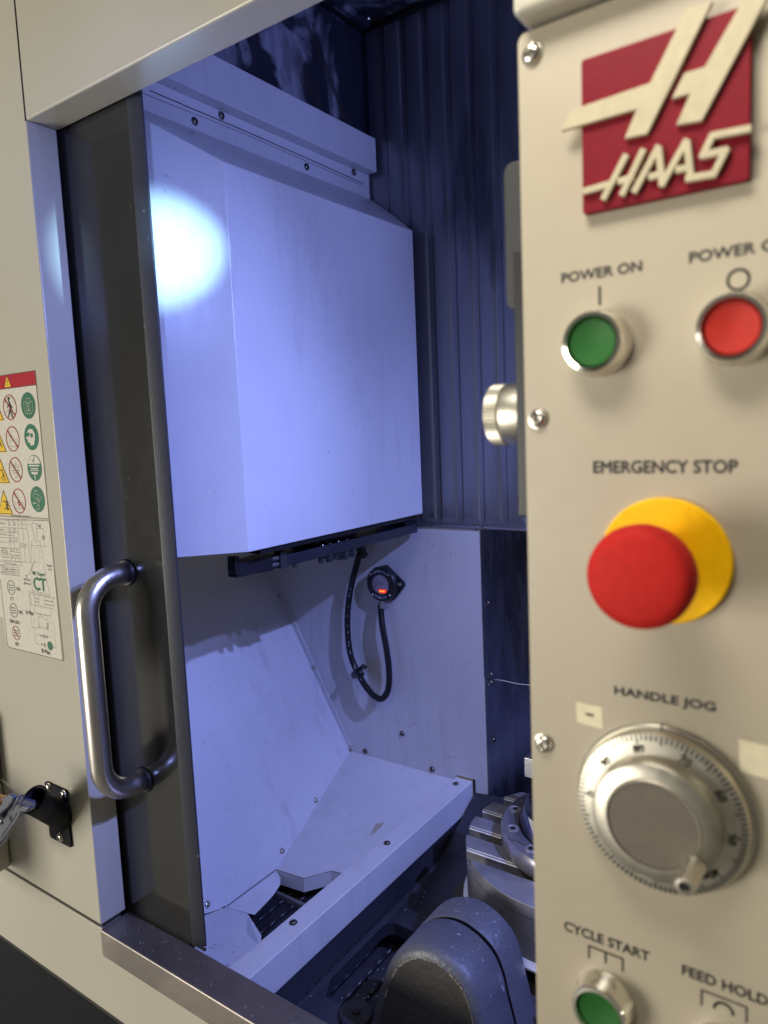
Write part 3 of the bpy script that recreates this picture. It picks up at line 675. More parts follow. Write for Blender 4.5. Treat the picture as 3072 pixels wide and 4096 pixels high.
# ================================================================== TRUNNION CASTING
tn = thing('trunnion_casting', 'blue grey arched trunnion casting with chipped paint in front of the table', 'casting', (-0.42, 0.70, 0.8))
PB = [(-0.585, 0.60), (-0.562, 0.68), (-0.540, 0.745), (-0.524, 0.79), (-0.510, 0.835), (-0.497, 0.877), (-0.484, 0.9065), (-0.470, 0.9255), (-0.452, 0.9400), (-0.433, 0.9480), (-0.414, 0.9500), (-0.395, 0.9455), (-0.378, 0.9360), (-0.366, 0.9230), (-0.3575, 0.903), (-0.3525, 0.880), (-0.346, 0.855), (-0.338, 0.82), (-0.325, 0.77), (-0.305, 0.70), (-0.285, 0.60)]
def densify(P_, k=4):
    s = spline([(a, 0, b) for a, b in P_], k); return [(p.x, p.z) for p in s]
PB = densify(PB, 3)
def inset(P_, d):
    out = []
    n_ = len(P_)
    for i in range(n_):
        a = Vector(P_[max(i - 1, 0)]); b = Vector(P_[min(i + 1, n_ - 1)]); t = (b - a).normalized(); nn = Vector((t.y, -t.x))
        out.append((P_[i][0] + nn.x * d, P_[i][1] + nn.y * d))
    return out
def arch(name, rings, mats, capmat=True):
    V = []; Fc = []; n_ = len(PB)
    for (ins, y) in rings:
        for (x, z) in inset(PB, ins): V.append((x, y, z))
    for j in range(len(rings) - 1):
        for i in range(n_ - 1): Fc.append((j * n_ + i, j * n_ + i + 1, (j + 1) * n_ + i + 1, (j + 1) * n_ + i))
    return V, Fc, n_
def grid_cap(V, Fc, base, n_, y, bulge=0):
    half = n_ // 2
    for i in range(half):
        j = n_ - 1 - i
        if i + 1 <= j - 1: Fc.append((base + i, base + i + 1, base + j - 1, base + j))
V, Fc, n_ = arch('front', [(0.0135, 0.6485), (0.0065, 0.6500), (0.0025, 0.6540), (0.0005, 0.6600), (0, 0.668), (0, 0.7072), (0.0010, 0.7082), (0.014, 0.7084)], None)
grid_cap(V, Fc, 7 * n_, n_, 0)
fs_ = link('front_section', V, Fc, M_CAST, tn, True)
V2 = [(x, 0.6484, z) for x, z in inset(PB, 0.0138)]; F2 = []; grid_cap(V2, F2, 0, n_, 0)
V2 += [(x, 0.6500, z) for x, z in inset(PB, 0.0125)]
F2 += [(i, i + 1, n_ + i + 1, n_ + i) for i in range(n_ - 1)]
link('rough_front_face', V2, F2, M_CASTF, fs_, False)
rim = Ink()
ip = inset(PB, 0.0132); random.seed(5)
for i in range(14, n_ - 14):
    if random.random() < .75:
        a = Vector((ip[i][0], 0.6479, ip[i][1])); b = Vector((ip[i + 1][0], 0.6479, ip[i + 1][1])); rim.line(a, b, random.uniform(.0008, .0024), (0, -1, 0))
rim.build('worn_edge', plain('bare_primer', (0.32, 0.27, 0.24), 0.6), fs_)
V, Fc, n_ = arch('rear', [(0.0013, 0.7135), (0.0010, 0.7136), (0.0, 0.7150), (0.0, 0.756), (0.002, 0.760), (0.006, 0.7620)], None)
grid_cap(V, Fc, 0, n_, 0); grid_cap(V, Fc, 5 * n_, n_, 0)
link('rear_section', V, Fc, M_CAST, tn, True)
V, Fc, n_ = arch('groove', [(0.0012, 0.7134), (0.015, 0.7132), (0.015, 0.7080)], None)
link('groove', V, Fc, M_BLACK, tn, True)  # groove walls coloured black for the shade deep in the recess
chips = Ink(); random.seed(11)
def chip_at(s, y, size, elong=1.0):
    i = int(s); fr = random.random(); x = PB[i][0] + (PB[i + 1][0] - PB[i][0]) * fr; z = PB[i][1] + (PB[i + 1][1] - PB[i][1]) * fr; a = Vector(PB[i - 1]); b = Vector(PB[i + 1]); t2 = (b - a).normalized(); T = Vector((t2.x, 0, t2.y)); N_ = Vector((-t2.y, 0, t2.x)) * 1.0
    if N_.z < 0 and abs(N_.z) > .2: N_ = -N_
    c_ = Vector((x, y, z)) + N_ * 0.0004; Yv = Vector((0, 1, 0)); k_ = random.randint(5, 7); th = random.random() * 3
    chips.poly([c_ + T * math.cos(th + 6.283 * q / k_) * size * random.uniform(.6, 1.2) * elong + Yv * math.sin(th + 6.283 * q / k_) * size * random.uniform(.6, 1.2) for q in range(k_)])
for _ in range(260):
    chip_at(random.gauss(29, 6) if random.random() < .8 else random.uniform(16, 46), random.choice([random.uniform(.665, .704), random.uniform(.722, .757), random.uniform(.722, .757)]), abs(random.gauss(0, .00038)) + .00018, random.uniform(.8, 3.2))
for s, y, z in [(31, .735, .0018), (34, .742, .0015), (31, .690, .0020), (36, .728, .0016), (42, .700, .0022), (43, .701, .0024), (41, .70, .0016)]: chip_at(s, y, z, 1.3)
chips.build('paint_chips', plain('bare_metal_specks', (0.27, 0.27, 0.32), 0.5), tn)['kind'] = 'stuff'

# swarf and scratches lying on the sill and trough
sw_ = Ink(); random.seed(21)
for _ in range(45):
    x = random.uniform(-0.84, -0.30); y = random.triangular(YF + .001, YD - .003, YF + .006) if random.random() < .4 else random.uniform(YF + .002, YD - .003)
    a = random.uniform(0, 3.14); l = random.choice([.0005, .0006, .0008, .0018]); p = Vector((x, y, ZS + 0.0004)); d = Vector((math.cos(a), math.sin(a), 0)) * l
    sw_.line(p - d, p + d, random.uniform(.0003, .0007), (0, 0, 1))
for _ in range(60):
    x = random.uniform(-0.615, -0.50); y = random.uniform(.68, .86); p = Vector((x, y, ZB + .004)); a = random.uniform(0, 3.14); l = random.uniform(.0006, .002)
    d = Vector((math.cos(a), math.sin(a), 0)) * l; sw_.line(p - d, p + d, .0008, (0, 0, 1))
for _ in range(90):
    x = random.uniform(-0.63, -0.50); y = random.uniform(.56, 1.1); a = random.uniform(0, 3.14); l = random.uniform(.0005, .0016)
    zz = TZ + .0006 if y < .67 else (TZ + .006 if y > .86 else ZB + .004); p = Vector((x, y, zz)); d = Vector((math.cos(a), math.sin(a), 0)) * l; sw_.line(p - d, p + d, .0007, (0, 0, 1))
so = sw_.build('metal_swarf', M_BRIGHT, None); so['kind'] = 'stuff'; so['label'] = 'fine bright metal swarf scattered on the sill and in the trough'; so['category'] = 'metal swarf'

# ================================================================== CONTROL PENDANT
YP = 0.350
pn = thing('control_pendant', 'cream operator control panel with buttons and jog wheel at the right, out of focus', 'control panel', (-0.08, 0.38, 1.4))
def rrect(x0, x1, z0, z1, r, y, n=6, corners=(1, 1, 1, 1)):
    pts = []
    for (cx, cz, a0, use) in [(x0 + r, z0 + r, 180, corners[0]), (x1 - r, z0 + r, 270, corners[1]), (x1 - r, z1 - r, 0, corners[2]), (x0 + r, z1 - r, 90, corners[3])]:
        for k in range(n + 1):
            a = R(a0 + 90 * k / n); pts.append((cx + r * math.cos(a), y, cz + r * math.sin(a)))
    return pts
fp = prism('face_plate', rrect(-0.1565, 0.06, 0.95, 1.7385, 0.005, YP), (0, 0.003, 0), M_PANEL, pn, 0.0008, 2)
for z in (1.727, 1.5522, 1.3788): screw((-0.1488, YP, z), (0, -1, 0), 0.0047, fp, BSCREW)
box('pendant_housing', -0.1550, 0.06, YP + 0.0032, YP + 0.040, 0.955, 1.737, M_GREYP, pn, 0.002)
box('monitor_housing', -0.1535, 0.3, YP - 0.013, YP + 0.06, 1.7400, 2.1, M_CREAM, pn, 0.004, 4)
prism('side_bracket', rrect(-0.1760, -0.150, 1.612, 1.6885, 0.0055, 0.372), (0, 0.02, 0), M_GREYP, pn, 0.001)
box('side_spacer', -0.166, -0.150, 0.360, 0.372, 1.50, 1.64, M_BLACK, pn, 0.001)
kn = empty_part('side_knob', pn, (-0.17, 0.372, 1.5555))
NK = 56; V = []; Fc = []
for h_, rr_ in ((0.0, 0.0155), (0.001, 0.0172), (0.0085, 0.0172), (0.0095, 0.0160)):
    for k in range(NK * 2): a = math.pi * k / NK; r_ = rr_ - (0.0007 if k % 2 else 0); V.append((-0.1875 + h_, 0.378 + r_ * math.cos(a), 1.5555 + r_ * math.sin(a)))
m_ = NK * 2
for j in range(3):
    for k in range(m_): Fc.append((j * m_ + k, j * m_ + (k + 1) % m_, (j + 1) * m_ + (k + 1) % m_, (j + 1) * m_ + k))
Fc += [tuple(range(m_)), tuple(3 * m_ + k for k in range(m_))]
link('knurled_ring', V, Fc, M_DIAL, kn)
lathe('knob_collar', (-0.178, 0.378, 1.5555), (1, 0, 0), [(0.0165, 0), (0.0172, 0.002), (0.0168, 0.013)], M_DIAL, kn, 48)

# emblem: red plate with raised ivory letters
em = empty_part('emblem', pn, (-0.088, YP, 1.68))
S1 = 0.7064
def e1(x, y, Y=0.343): return at(1900 + x * S1, y * S1, 'Y', Y)
prism('red_plate', rrect(-0.1232, -0.0523, 1.6465, 1.7150, 0.0015, YP - 0.0045), (0, 0.0043, 0), M_RED, em, 0.0006)
def letter(pts, name='raised_letter'):
    prism(name, [e1(x, y) for x, y in pts], (0, 0.0026, 0), M_IVORY, em, 0.0003, 2)
letter([(485, 742), (545, 622), (990, 468), (1196, 52), (1345, 4), (975, 757), (845, 785), (915, 617)])
letter([(1300, 378), (1185, 412), (1112, 560), (1218, 528), (1138, 708), (1285, 682), (1690, -80), (1540, -40)])
# dark rims of the two big strokes
SK = [0]
def stroke3(pts, w):
    SK[0] += 1; lift = Vector((0, -0.00004 * SK[0], 0))
    P3 = [e1(x, y) + lift for x, y in pts]
    for a, b in zip(P3, P3[1:]):
        a = a + Vector((0, -0.00001 * P3.index(b), 0)); b = Vector((b.x, a.y, b.z))
        d = (b - a).normalized(); p = d.cross(Vector((0, 1, 0))).normalized() * w / 2; e = d * w * 0.35
        prism('raised_letter', [a - p - e, b - p + e, b + p + e, a + p - e], (0, 0.0026, 0), M_IVORY, em, 0.0002, 1)
W3 = 0.0029
for pl in ([(622, 1080), (752, 1043)], [(850, 885), (730, 1118)], [(820, 1025), (885, 1003)], [(948, 855), (835, 1095)], [(1035, 835), (905, 1078)], [(1040, 850), (1060, 1040), (1195, 800)], [(995, 1000), (1050, 985)],
           [(1200, 810), (1222, 1005)], [(1150, 960), (1212, 945)], [(1205, 1010), (1352, 985), (1420, 850), (1290, 880), (1345, 768), (1550, 728)]):
    stroke3(pl, W3)

# printed legends
def leg(s, u0, v0, u1, hpx, bold=0.012):
    """legend whose baseline starts at pixel (u0, v0), ends at column u1"""
    a = at(u0, v0, 'Y', YP); b = at(u1, v0, 'Y', YP)
    h = at(u0, v0 - hpx, 'Y', YP).z - a.z
    return text_obj('printed_legend', s, (a.x, YP, a.z), (b.x, YP, a.z), h, M_INK, fp, bold=bold, thick=0.0002)
def leg_w(s, x0, x1, z0, h, bold=0.022): return text_obj('printed_legend', s, (x0, YP, z0), (x1, YP, z0), h * 1.10, M_INK, fp, bold=bold, thick=0.0002)
leg_w('POWER ON', -0.1355, -0.0972, 1.6175, 0.0042)
leg_w('POWER OFF', -0.0765, -0.0350, 1.6175, 0.0042)
leg_w('EMERGENCY STOP', -0.1205, -0.0560, 1.5245, 0.0052)
leg_w('HANDLE JOG', -0.1108, -0.0640, 1.4120, 0.0050)
leg_w('CYCLE START', -0.1390, -0.0940, 1.2745, 0.0048)
leg_w('FEED HOLD', -0.0780, -0.0400, 1.2745, 0.0048)
ny = (0, -1, 0)
def wp(x, z): return Vector((x, YP - 0.0002, z))
def mark(name, lines, ws):
    k_ = Ink()
    for (pts_, cl), w_ in zip(lines, ws): k_.path(pts_, w_, ny, cl)
    return k_.build(name, M_INK, fp)
mark('power_on_bar', [([wp(-0.1168, 1.6130), wp(-0.1168, 1.6050)], False)], [0.0012])
mark('power_off_ring', [([wp(-0.0567 + 0.0042 * math.cos(R(15 * k)), 1.6075 + 0.0042 * math.sin(R(15 * k))) for k in range(24)], True)], [0.0011])
cx = -0.1165
mark('cycle_start_bracket', [([wp(cx - .009, 1.2635), wp(cx - .009, 1.2705), wp(cx + .009, 1.2705), wp(cx + .009, 1.2635)], False), ([wp(cx, 1.2703), wp(cx, 1.2645)], False)], [0.0010, 0.0011])
cx = -0.0590
mark('feed_hold_bracket', [([wp(cx - .010, 1.2620), wp(cx - .010, 1.2700), wp(cx + .010, 1.2700), wp(cx + .010, 1.2620)], False)], [0.0009])
mark('feed_hold_arc', [([wp(cx + .0042 * math.cos(R(20 * k)), 1.2632 + .0042 * math.sin(R(20 * k))) for k in range(10)], False)], [0.0013])

def push_button(name, x, z, mat, lab):
    b = empty_part(name, pn, (x, YP, z)); b['label'] = lab
    lathe('bezel', (x, YP, z), (0, -1, 0), [(0.0158, 0.0), (0.0158, 0.0025), (0.0148, 0.0040), (0.0146, 0.0115), (0.0138, 0.0130), (0.0120, 0.0133), (0.0115, 0.0120), (0.0112, 0.006)], M_CHROME, b, 56)
    lathe('cap', (x, YP, z), (0, -1, 0), [(0.0113, 0.004), (0.0113, 0.0100), (0.0106, 0.0115), (0.0090, 0.0112), (0.0045, 0.0102), (0.0, 0.0098)], mat, b, 56)
push_button('power_on_button', -0.1168, 1.5865, M_BTN_G, 'green power on button')
push_button('power_off_button', -0.0572, 1.5865, M_BTN_R, 'red power off button')
push_button('cycle_start_button', -0.1165, 1.2440, M_BTN_G, 'green cycle start button')
push_button('feed_hold_button', -0.0590, 1.2400, M_BTN_R, 'feed hold button')

es = empty_part('emergency_stop', pn, (-0.0868, YP, 1.4830))
lathe('yellow_disc', (-0.0868, YP, 1.4830), (0, -1, 0), [(0.0300, 0.0), (0.0300, 0.0022), (0.0292, 0.0030), (0.0, 0.0030)], M_YEL, es, 72)
lathe('stop_mushroom', (-0.0868, YP, 1.4830), (0, -1, 0), [(0.0130, 0.003), (0.0135, 0.020), (0.0150, 0.025), (0.0200, 0.029), (0.0222, 0.035), (0.0226, 0.041), (0.0218, 0.0448), (0.0198, 0.0470), (0.0165, 0.0480), (0.0100, 0.0487), (0.0, 0.0492)], M_STOP, es, 72)

jg = empty_part('jog_wheel', pn, (-0.0876, YP, 1.3597))
JC = (-0.0876, YP, 1.3597)
lathe('dial_base', JC, (0, -1, 0), [(0.0425, 0.0), (0.0425, 0.0012), (0.0415, 0.0020), (0.0408, 0.0020)], M_DIAL, jg, 96)
lathe('dial_skirt', JC, (0, -1, 0), [(0.0405, 0.0015), (0.0402, 0.0065), (0.0395, 0.0075), (0.0305, 0.0095), (0.0300, 0.0095)], M_DIAL, jg, 96)
NK = 110; V = []; Fc = []
for h_, rr_ in ((0.0090, 0.0297), (0.0150, 0.0297)):
    for k in range(NK * 2): a = math.pi * k / NK; r_ = rr_ - (0.0006 if k % 2 else 0); V.append((JC[0] + r_ * math.cos(a), YP - h_, JC[2] + r_ * math.sin(a)))
m_ = NK * 2
for k in range(m_): Fc.append((k, (k + 1) % m_, m_ + (k + 1) % m_, m_ + k))
link('knurled_ring', V, Fc, M_DIAL, jg)
lathe('wheel_rim', JC, (0, -1, 0), [(0.0296, 0.0150), (0.0292, 0.0172), (0.0280, 0.0182), (0.0222, 0.0190), (0.0216, 0.0200), (0.0212, 0.0200), (0.0212, 0.0175)], M_DIAL, jg, 96)
lathe('wheel_cap', JC, (0, -1, 0), [(0.0211, 0.0176), (0.0208, 0.0192), (0.0, 0.0192)], M_BROWN, jg, 72)
tk = Ink()
for k in range(100):
    a = R(90 - 3.6 * k - 2); d = Vector((math.cos(a), 0, math.sin(a))); r0 = 0.0355 if k % 5 == 0 else 0.0368
    y_ = lambda r: YP - (0.0075 + (0.0395 - r) * 0.002 / 0.009) - 0.0002
    tk.line(Vector(JC) + d * r0 + Vector((0, y_(r0) - YP, 0)), Vector(JC) + d * 0.0392 + Vector((0, y_(0.0392) - YP, 0)), 0.00085, ny)
tk.line(Vector(JC) + Vector((0.000, -0.0016, 0.0435)), Vector(JC) + Vector((0.000, -0.0022, 0.0405)), 0.0008, ny)
tk.build('dial_ticks', M_INK, jg)
for s, ang in (('80', 106), ('70', 68), ('60', 32), ('50', -4), ('90', 140), ('40', -40), ('0', 176)):
    a = R(ang); d = Vector((math.cos(a), 0, math.sin(a))); t_ = Vector((math.sin(a), 0, -math.cos(a))); c_ = Vector(JC) + d * 0.0328 + Vector((0, -0.0091, 0))
    cu_p0 = c_ - t_ * 0.0017 * len(s) / 1.2; cu_p1 = c_ + t_ * 0.0017 * len(s) / 1.2
    o = text_obj('dial_number', s, (0, 0, 0), (0.0052 * len(s) / 2, 0, 0), 0.0040, M_INK, None, bold=0.015)
    w_ = wloc(o)
    vs = [vv.co + w_ for vv in o.data.vertices]; fs = [tuple(p.vertices) for p in o.data.polygons]
    me = o.data; bpy.data.objects.remove(o); bpy.data.meshes.remove(me)
    cxm = 0.0026 * len(s) / 2
    vs = [c_ + t_ * (q.x - cxm) + d * (q.z - 0.0020) + Vector((0, -0.0003, 0)) for q in vs]
    link('dial_number', vs, fs, M_DNUM, jg)
# spinner on the wheel rim
ha = R(-38); hp = Vector((JC[0] + 0.0235 * math.cos(ha), YP - 0.019, JC[2] + 0.0235 * math.sin(ha)))
lathe('spinner', hp, (0, -1, 0), [(0.0052, -0.004), (0.0052, 0.001), (0.0044, 0.0022), (0.0046, 0.016), (0.0040, 0.0180), (0.0026, 0.0182), (0.0022, 0.0165), (0, 0.0162)], M_DIAL, jg, 32)
lathe('spinner_hole', hp + Vector((0, -0.0160, 0)), (0, -1, 0), [(0.0024, 0), (0.0024, 0.0012), (0, 0.0012)], M_BLACK, jg, 16)
lathe('lock_screw', Vector(JC) + Vector((0.0300 * math.cos(R(-44)), -0.0094, 0.0335 * math.sin(R(-44)))), (0, -1, 0), [(0.0016, 0), (0.0016, 0.0008), (0, 0.0008)], M_BLACK, jg, 12)
# tape labels
tp = prism('tape_label', [wp(-0.1308, 1.4055), wp(-0.1172, 1.4050), wp(-0.1170, 1.3935), wp(-0.1306, 1.3945)], (0, 0.00015, 0), M_TAPE, pn)
a = Ink(); a.line(wp(-0.1255, 1.4000) + Vector((0, -.0003, 0)), wp(-0.1218, 1.4000) + Vector((0, -.0003, 0)), 0.0011, ny); a.build('minus_sign', M_INK, tp)
prism('tape_label', [wp(-0.0540, 1.4022), wp(-0.0300, 1.4010), wp(-0.0300, 1.3850), wp(-0.0534, 1.3868)], (0, 0.00015, 0), M_TAPE, pn)

# ================================================================== DECALS ON THE COLUMN
YQ = YF - 0.0004
def q2(x, y, Y=YQ): return at(x * 0.5876, 1400 + y * 0.5876, 'Y', Y)
def decal_text(s, x, y, w_, h_, mat, parent, bold=0.0): return text_px('printed_text', s, x * .5876, 1400 + y * .5876, w_ * .5876, h_ * .5876, YQ, mat, parent, bold=bold, thick=0.0004)
sg = thing('safety_sign', 'white safety sticker with red band, red prohibition and green instruction circles, above the tooling chart', 'sign', (-0.95, YQ, 1.55))
prism('white_sheet', rrect(-1.110, -0.8765, 1.4548, 1.6418, 0.003, YQ), (0, 0.0003, 0), M_DEC, sg)
prism('red_band', [(-1.108, YQ - .0001, 1.6242), (-0.8772, YQ - .0001, 1.6242), (-0.8772, YQ - .0001, 1.6410), (-1.108, YQ - .0001, 1.6410)], (0, 0.00005, 0), M_DRED, sg)
ib = Ink(); yy = YQ - 0.0002
ib.path([(-1.109, yy, 1.4554), (-0.8770, yy, 1.4554), (-0.8770, yy, 1.6414), (-1.109, yy, 1.6414)], 0.0007, ny, True)
ib.line((-1.108, yy, 1.6238), (-0.8772, yy, 1.6238), 0.0008, ny)
def tri(cx, cz, s, y): return [(cx - s, y, cz - s * .8), (cx + s, y, cz - s * .8), (cx, y, cz + s * .95)]
wt = q2(51, 214)
prism('warning_triangle', tri(wt.x, 1.6322, 0.0085, YQ - .0003), (0, 0.0001, 0), M_DYEL, sg)
ib.path([Vector(p) + Vector((0, -.0004, 0)) for p in tri(wt.x, 1.6322, 0.0085, YQ)], 0.0005, ny, True)
ib.line((wt.x, YQ - .0005, 1.6350), (wt.x, YQ - .0005, 1.6308), 0.0010, ny); ib.line((wt.x, YQ - .0005, 1.6288), (wt.x, YQ - .0005, 1.6280), 0.0010, ny)
rows = [(390, 68, 193), (605, 87, 215), (815, 108, 236), (1028, 130, 257)]
def circ(c, r, k=28): return [Vector((c.x + r * math.cos(2 * math.pi * i / k), c.y, c.z + r * math.sin(2 * math.pi * i / k))) for i in range(k)]
ir = Ink(); ig = Ink(); iw = Ink()
RC = 0.0168
def L(ink, c, pts, w_, dy=-.0006, closed=False): ink.path([Vector((c.x + a * RC, YQ + dy, c.z + b * RC)) for a, b in pts], w_, ny, closed)
for i, (y, xr, xg) in enumerate(rows):
    cr = q2(xr, y); cg = q2(xg, y - 12)
    ir.path(circ(Vector((cr.x, YQ - .0004, cr.z)), RC * .95), 0.0012, ny, True)
    ig.poly(circ(Vector((cg.x, YQ - .0003, cg.z)), RC))
    if i == 0:
        L(ib, cr, [(-.1, .55), (.1, .1), (.05, -.35), (.3, -.8)], .0022); L(ib, cr, [(.1, .1), (-.35, -.75)], .0018); L(ib, cr, [(-.4, .0), (0, .3), (.4, -.1)], .0012); ib.poly(circ(Vector((cr.x - .001, YQ - .0006, cr.z + RC * .68)), .0021, 10))
        L(ib, cr, [(-.7, .3), (-.3, .8), (.5, .7), (.7, .2)], .0003); L(ib, cr, [(-.8, -.4), (.0, -.1), (.7, -.6)], .0003)
        L(iw, cg, [(-.55, .3), (-.55, -.35), (-.3, -.6), (.4, -.6), (.6, -.35), (.6, .3), (.3, .3), (.3, .55), (-.2, .55), (-.2, .3)], .0005, closed=True); L(iw, cg, [(-.25, .2), (.3, .2), (.3, -.4), (-.25, -.4)], .0005, closed=True); L(iw, cg, [(0, .2), (0, -.4)], .0012)
    if i == 1:
        L(ib, cr, [(-.5, .7), (-.5, .2), (-.1, .2), (-.1, .8)], .0003); L(ib, cr, [(-.5, -.1), (.6, -.1), (.6, -.6), (-.5, -.6)], .0003, closed=True); L(ib, cr, [(-.3, .2), (-.3, -.1)], .0005)
        hd_ = [(-.7, -.1), (-.55, .35), (-.2, .62), (.25, .6), (.55, .25), (.5, -.2), (.3, -.6), (-.2, -.65), (-.25, -.4), (-.5, -.4), (-.52, -.15)]
        iw.poly([Vector((cg.x + a * RC, YQ - .0006, cg.z + b * RC)) for a, b in hd_])
        ig.poly(circ(Vector((cg.x + .1 * RC, YQ - .0008, cg.z + .12 * RC)), .003, 12)); ig.poly([Vector((cg.x + a * RC, YQ - .0008, cg.z + b * RC)) for a, b in [(-.65, .35), (-.65, .05), (-.25, .05), (-.1, .35)]])
    if i == 2:
        for t_ in (ib,):
            L(t_, cr, [(-.6, .35), (.6, .35), (.6, .2), (-.6, .2)], .0003, closed=True); L(t_, cr, [(-.4, .2), (-.4, -.2), (.4, -.2), (.4, .2)], .0003); L(t_, cr, [(-.55, -.05), (.55, -.05)], .0006); L(t_, cr, [(-.2, -.2), (-.2, -.6), (.2, -.6), (.2, -.2)], .0003); L(t_, cr, [(.05, .7), (.05, .3)], .0006); L(t_, cr, [(.1, -.4), (.1, -.05)], .0006)
        top_ = [Vector((cg.x + .95 * RC * math.cos(R(a)), YQ - .0005, cg.z + .95 * RC * math.sin(R(a)))) for a in range(20, 161, 10)]
        iw.poly(top_)
        L(ig, cg, [(-.2, .62), (-.05, .45), (.15, .85)], .0009, -.0008)
        L(iw, cg, [(-.7, .18), (.7, .18)], .0020); L(iw, cg, [(-.5, -.05), (.5, -.05)], .0016); L(iw, cg, [(-.6, -.2), (.6, -.2)], .0010); L(iw, cg, [(-.4, -.4), (.4, -.4)], .0028); L(iw, cg, [(0, -.5), (0, -.85)], .0022)
    if i == 3:
        L(ib, cr, [(-.5, .8), (-.5, .3), (-.1, .3), (-.1, .8)], .0003); L(ib, cr, [(-.6, -.1), (.6, -.1), (.6, -.6), (-.6, -.6)], .0003, closed=True); L(ir, cr, [(0, .1), (-.15, -.2), (0, -.4), (.15, -.2)], .0010, closed=True)
        L(iw, cg, [(-.5, .5), (.3, .3), (.6, .1), (.2, -.1), (-.5, .2)], .0004, closed=True); L(iw, cg, [(-.1, .1), (0, -.2), (.3, -.2), (.2, .1)], .0005, closed=True); L(iw, cg, [(.1, -.3), (.05, -.5)], .0008); L(iw, cg, [(-.1, -.5), (.2, -.45), (.2, -.75), (-.2, -.8)], .0005, closed=True); L(iw, cg, [(-.65, -.3), (-.25, -.3)], .0012); L(iw, cg, [(-.3, .7), (.05, .6)], .0010)
    for s_ in (-1,): ir.line(Vector((cr.x - .67 * RC, YQ - .0008, cr.z + .67 * RC)), Vector((cr.x + .67 * RC, YQ - .0008, cr.z - .67 * RC)), .0014, ny)
    ct = q2(xr - 98, y + 15)
    prism('warning_triangle', tri(ct.x, ct.z, 0.0195, YQ - .0003), (0, 0.0001, 0), M_DYEL, sg)
    ib.path([Vector(p) + Vector((0, -.0005, 0)) for p in tri(ct.x, ct.z, 0.0178, YQ)], 0.0009, ny, True)
    L(ib, ct, [(-.2, .1), (.2, .2), (.3, -.3), (-.1, -.5)], .0012); L(ib, ct, [(.3, -.1), (.5, -.5)], .0012)
    if i == 3: L(ib, ct, [(.42, .15), (.40, -.1), (.52, -.2)], .0022); L(ib, ct, [(.35, -.45), (.60, -.45)], .0022); L(ib, ct, [(.30, -.2), (.30, -.6)], .0008)
    if i == 2: decal_text('>5K', 30, 882, 24, 16, M_DINK, sg, .01)
ib.build('black_linework', M_DINK, sg); ir.build('prohibition_rings', M_DRED, sg); ig.build('instruction_discs', M_DGRN, sg); iw.build('white_linework', M_DEC, sg)
decal_text('www.HaasCNC.com/videos', 140, 1128, 125, 12, M_DINK, sg, .01)

tg = thing('tooling_chart', 'white tool holder chart sticker with green CT letters and holder drawing, below the safety sticker', 'sign', (-0.95, YQ, 1.36))
prism('white_sheet', [(-1.0165, YQ, 1.2700), (-1.0145, YQ, 1.2682), (-0.8800, YQ, 1.2682), (-0.8775, YQ, 1.2705), (-0.8768, YQ, 1.4535), (-1.110, YQ, 1.4535), (-1.110, YQ, 1.3100), (-1.0200, YQ, 1.3100)], (0, 0.0003, 0), M_DEC, tg)
tb = Ink(); LW = .00032
def T(pts, w_=LW, closed=False): tb.path([q2(x, y, YQ - .0003) for x, y in pts], w_, ny, closed)
T([(0, 1150), (335, 1163), (432, 2100), (428, 2115), (60, 2023), (50, 2005), (0, 1560)], .0007)
T([(335, 1163), (432, 2105)], .0007)
# holder outline
T([(213, 1187), (222, 1177), (248, 1180), (253, 1195), (245, 1212), (252, 1275), (246, 1300), (272, 1305), (276, 1335), (213, 1330), (214, 1300), (232, 1300), (230, 1265), (220, 1212), (213, 1200)], closed=True)
T([(276, 1335), (337, 1665)]); T([(213, 1332), (219, 1655)]); T([(220, 1648), (336, 1680), (337, 1668), (219, 1636)])
for (a, b) in [((225, 1345), (268, 1350)), ((268, 1350), (270, 1380)), ((270, 1380), (262, 1420)), ((262, 1420), (276, 1450)), ((276, 1450), (236, 1440)), ((236, 1440), (228, 1350))]:
    for k in range(4):
        t0, t1 = k / 4, k / 4 + .15; T([(a[0] + (b[0] - a[0]) * t0, a[1] + (b[1] - a[1]) * t0), (a[0] + (b[0] - a[0]) * t1, a[1] + (b[1] - a[1]) * t1)])
T([(203, 1658), (235, 1665), (370, 1690), (358, 1705), (368, 1745), (366, 1765), (205, 1730), (214, 1700), (203, 1680)], closed=True)
T([(235, 1665), (238, 1735)]); T([(262, 1672), (265, 1742)]); T([(235, 1690), (262, 1696)], .0007); T([(235, 1712), (262, 1718)], .0007); T([(303, 1680), (305, 1752)]); T([(305, 1705), (362, 1716)], .0007); T([(305, 1730), (362, 1740)], .0007)
T([(230, 1737), (236, 1790), (345, 1812), (350, 1765)]); T([(236, 1790), (345, 1812)], .0006)
T([(262, 1800), (266, 1885), (325, 1900), (322, 1815)]); T([(262, 1820), (280, 1808), (305, 1840), (322, 1832)]); T([(262, 1850), (270, 1895), (248, 1890)]); T([(315, 1860), (330, 1862), (332, 1910), (318, 1905)], closed=True); T([(320, 1878), (326, 1879), (326, 1890), (320, 1889)], closed=True)
for a, b in [((262, 1830), (228, 1835)), ((228, 1835), (232, 1888)), ((332, 1850), (365, 1858)), ((365, 1858), (370, 1920)), ((345, 1905), (370, 1920))]:
    for k in range(4): t0, t1 = k / 4, k / 4 + .15; T([(a[0] + (b[0] - a[0]) * t0, a[1] + (b[1] - a[1]) * t0), (a[0] + (b[0] - a[0]) * t1, a[1] + (b[1] - a[1]) * t1)])
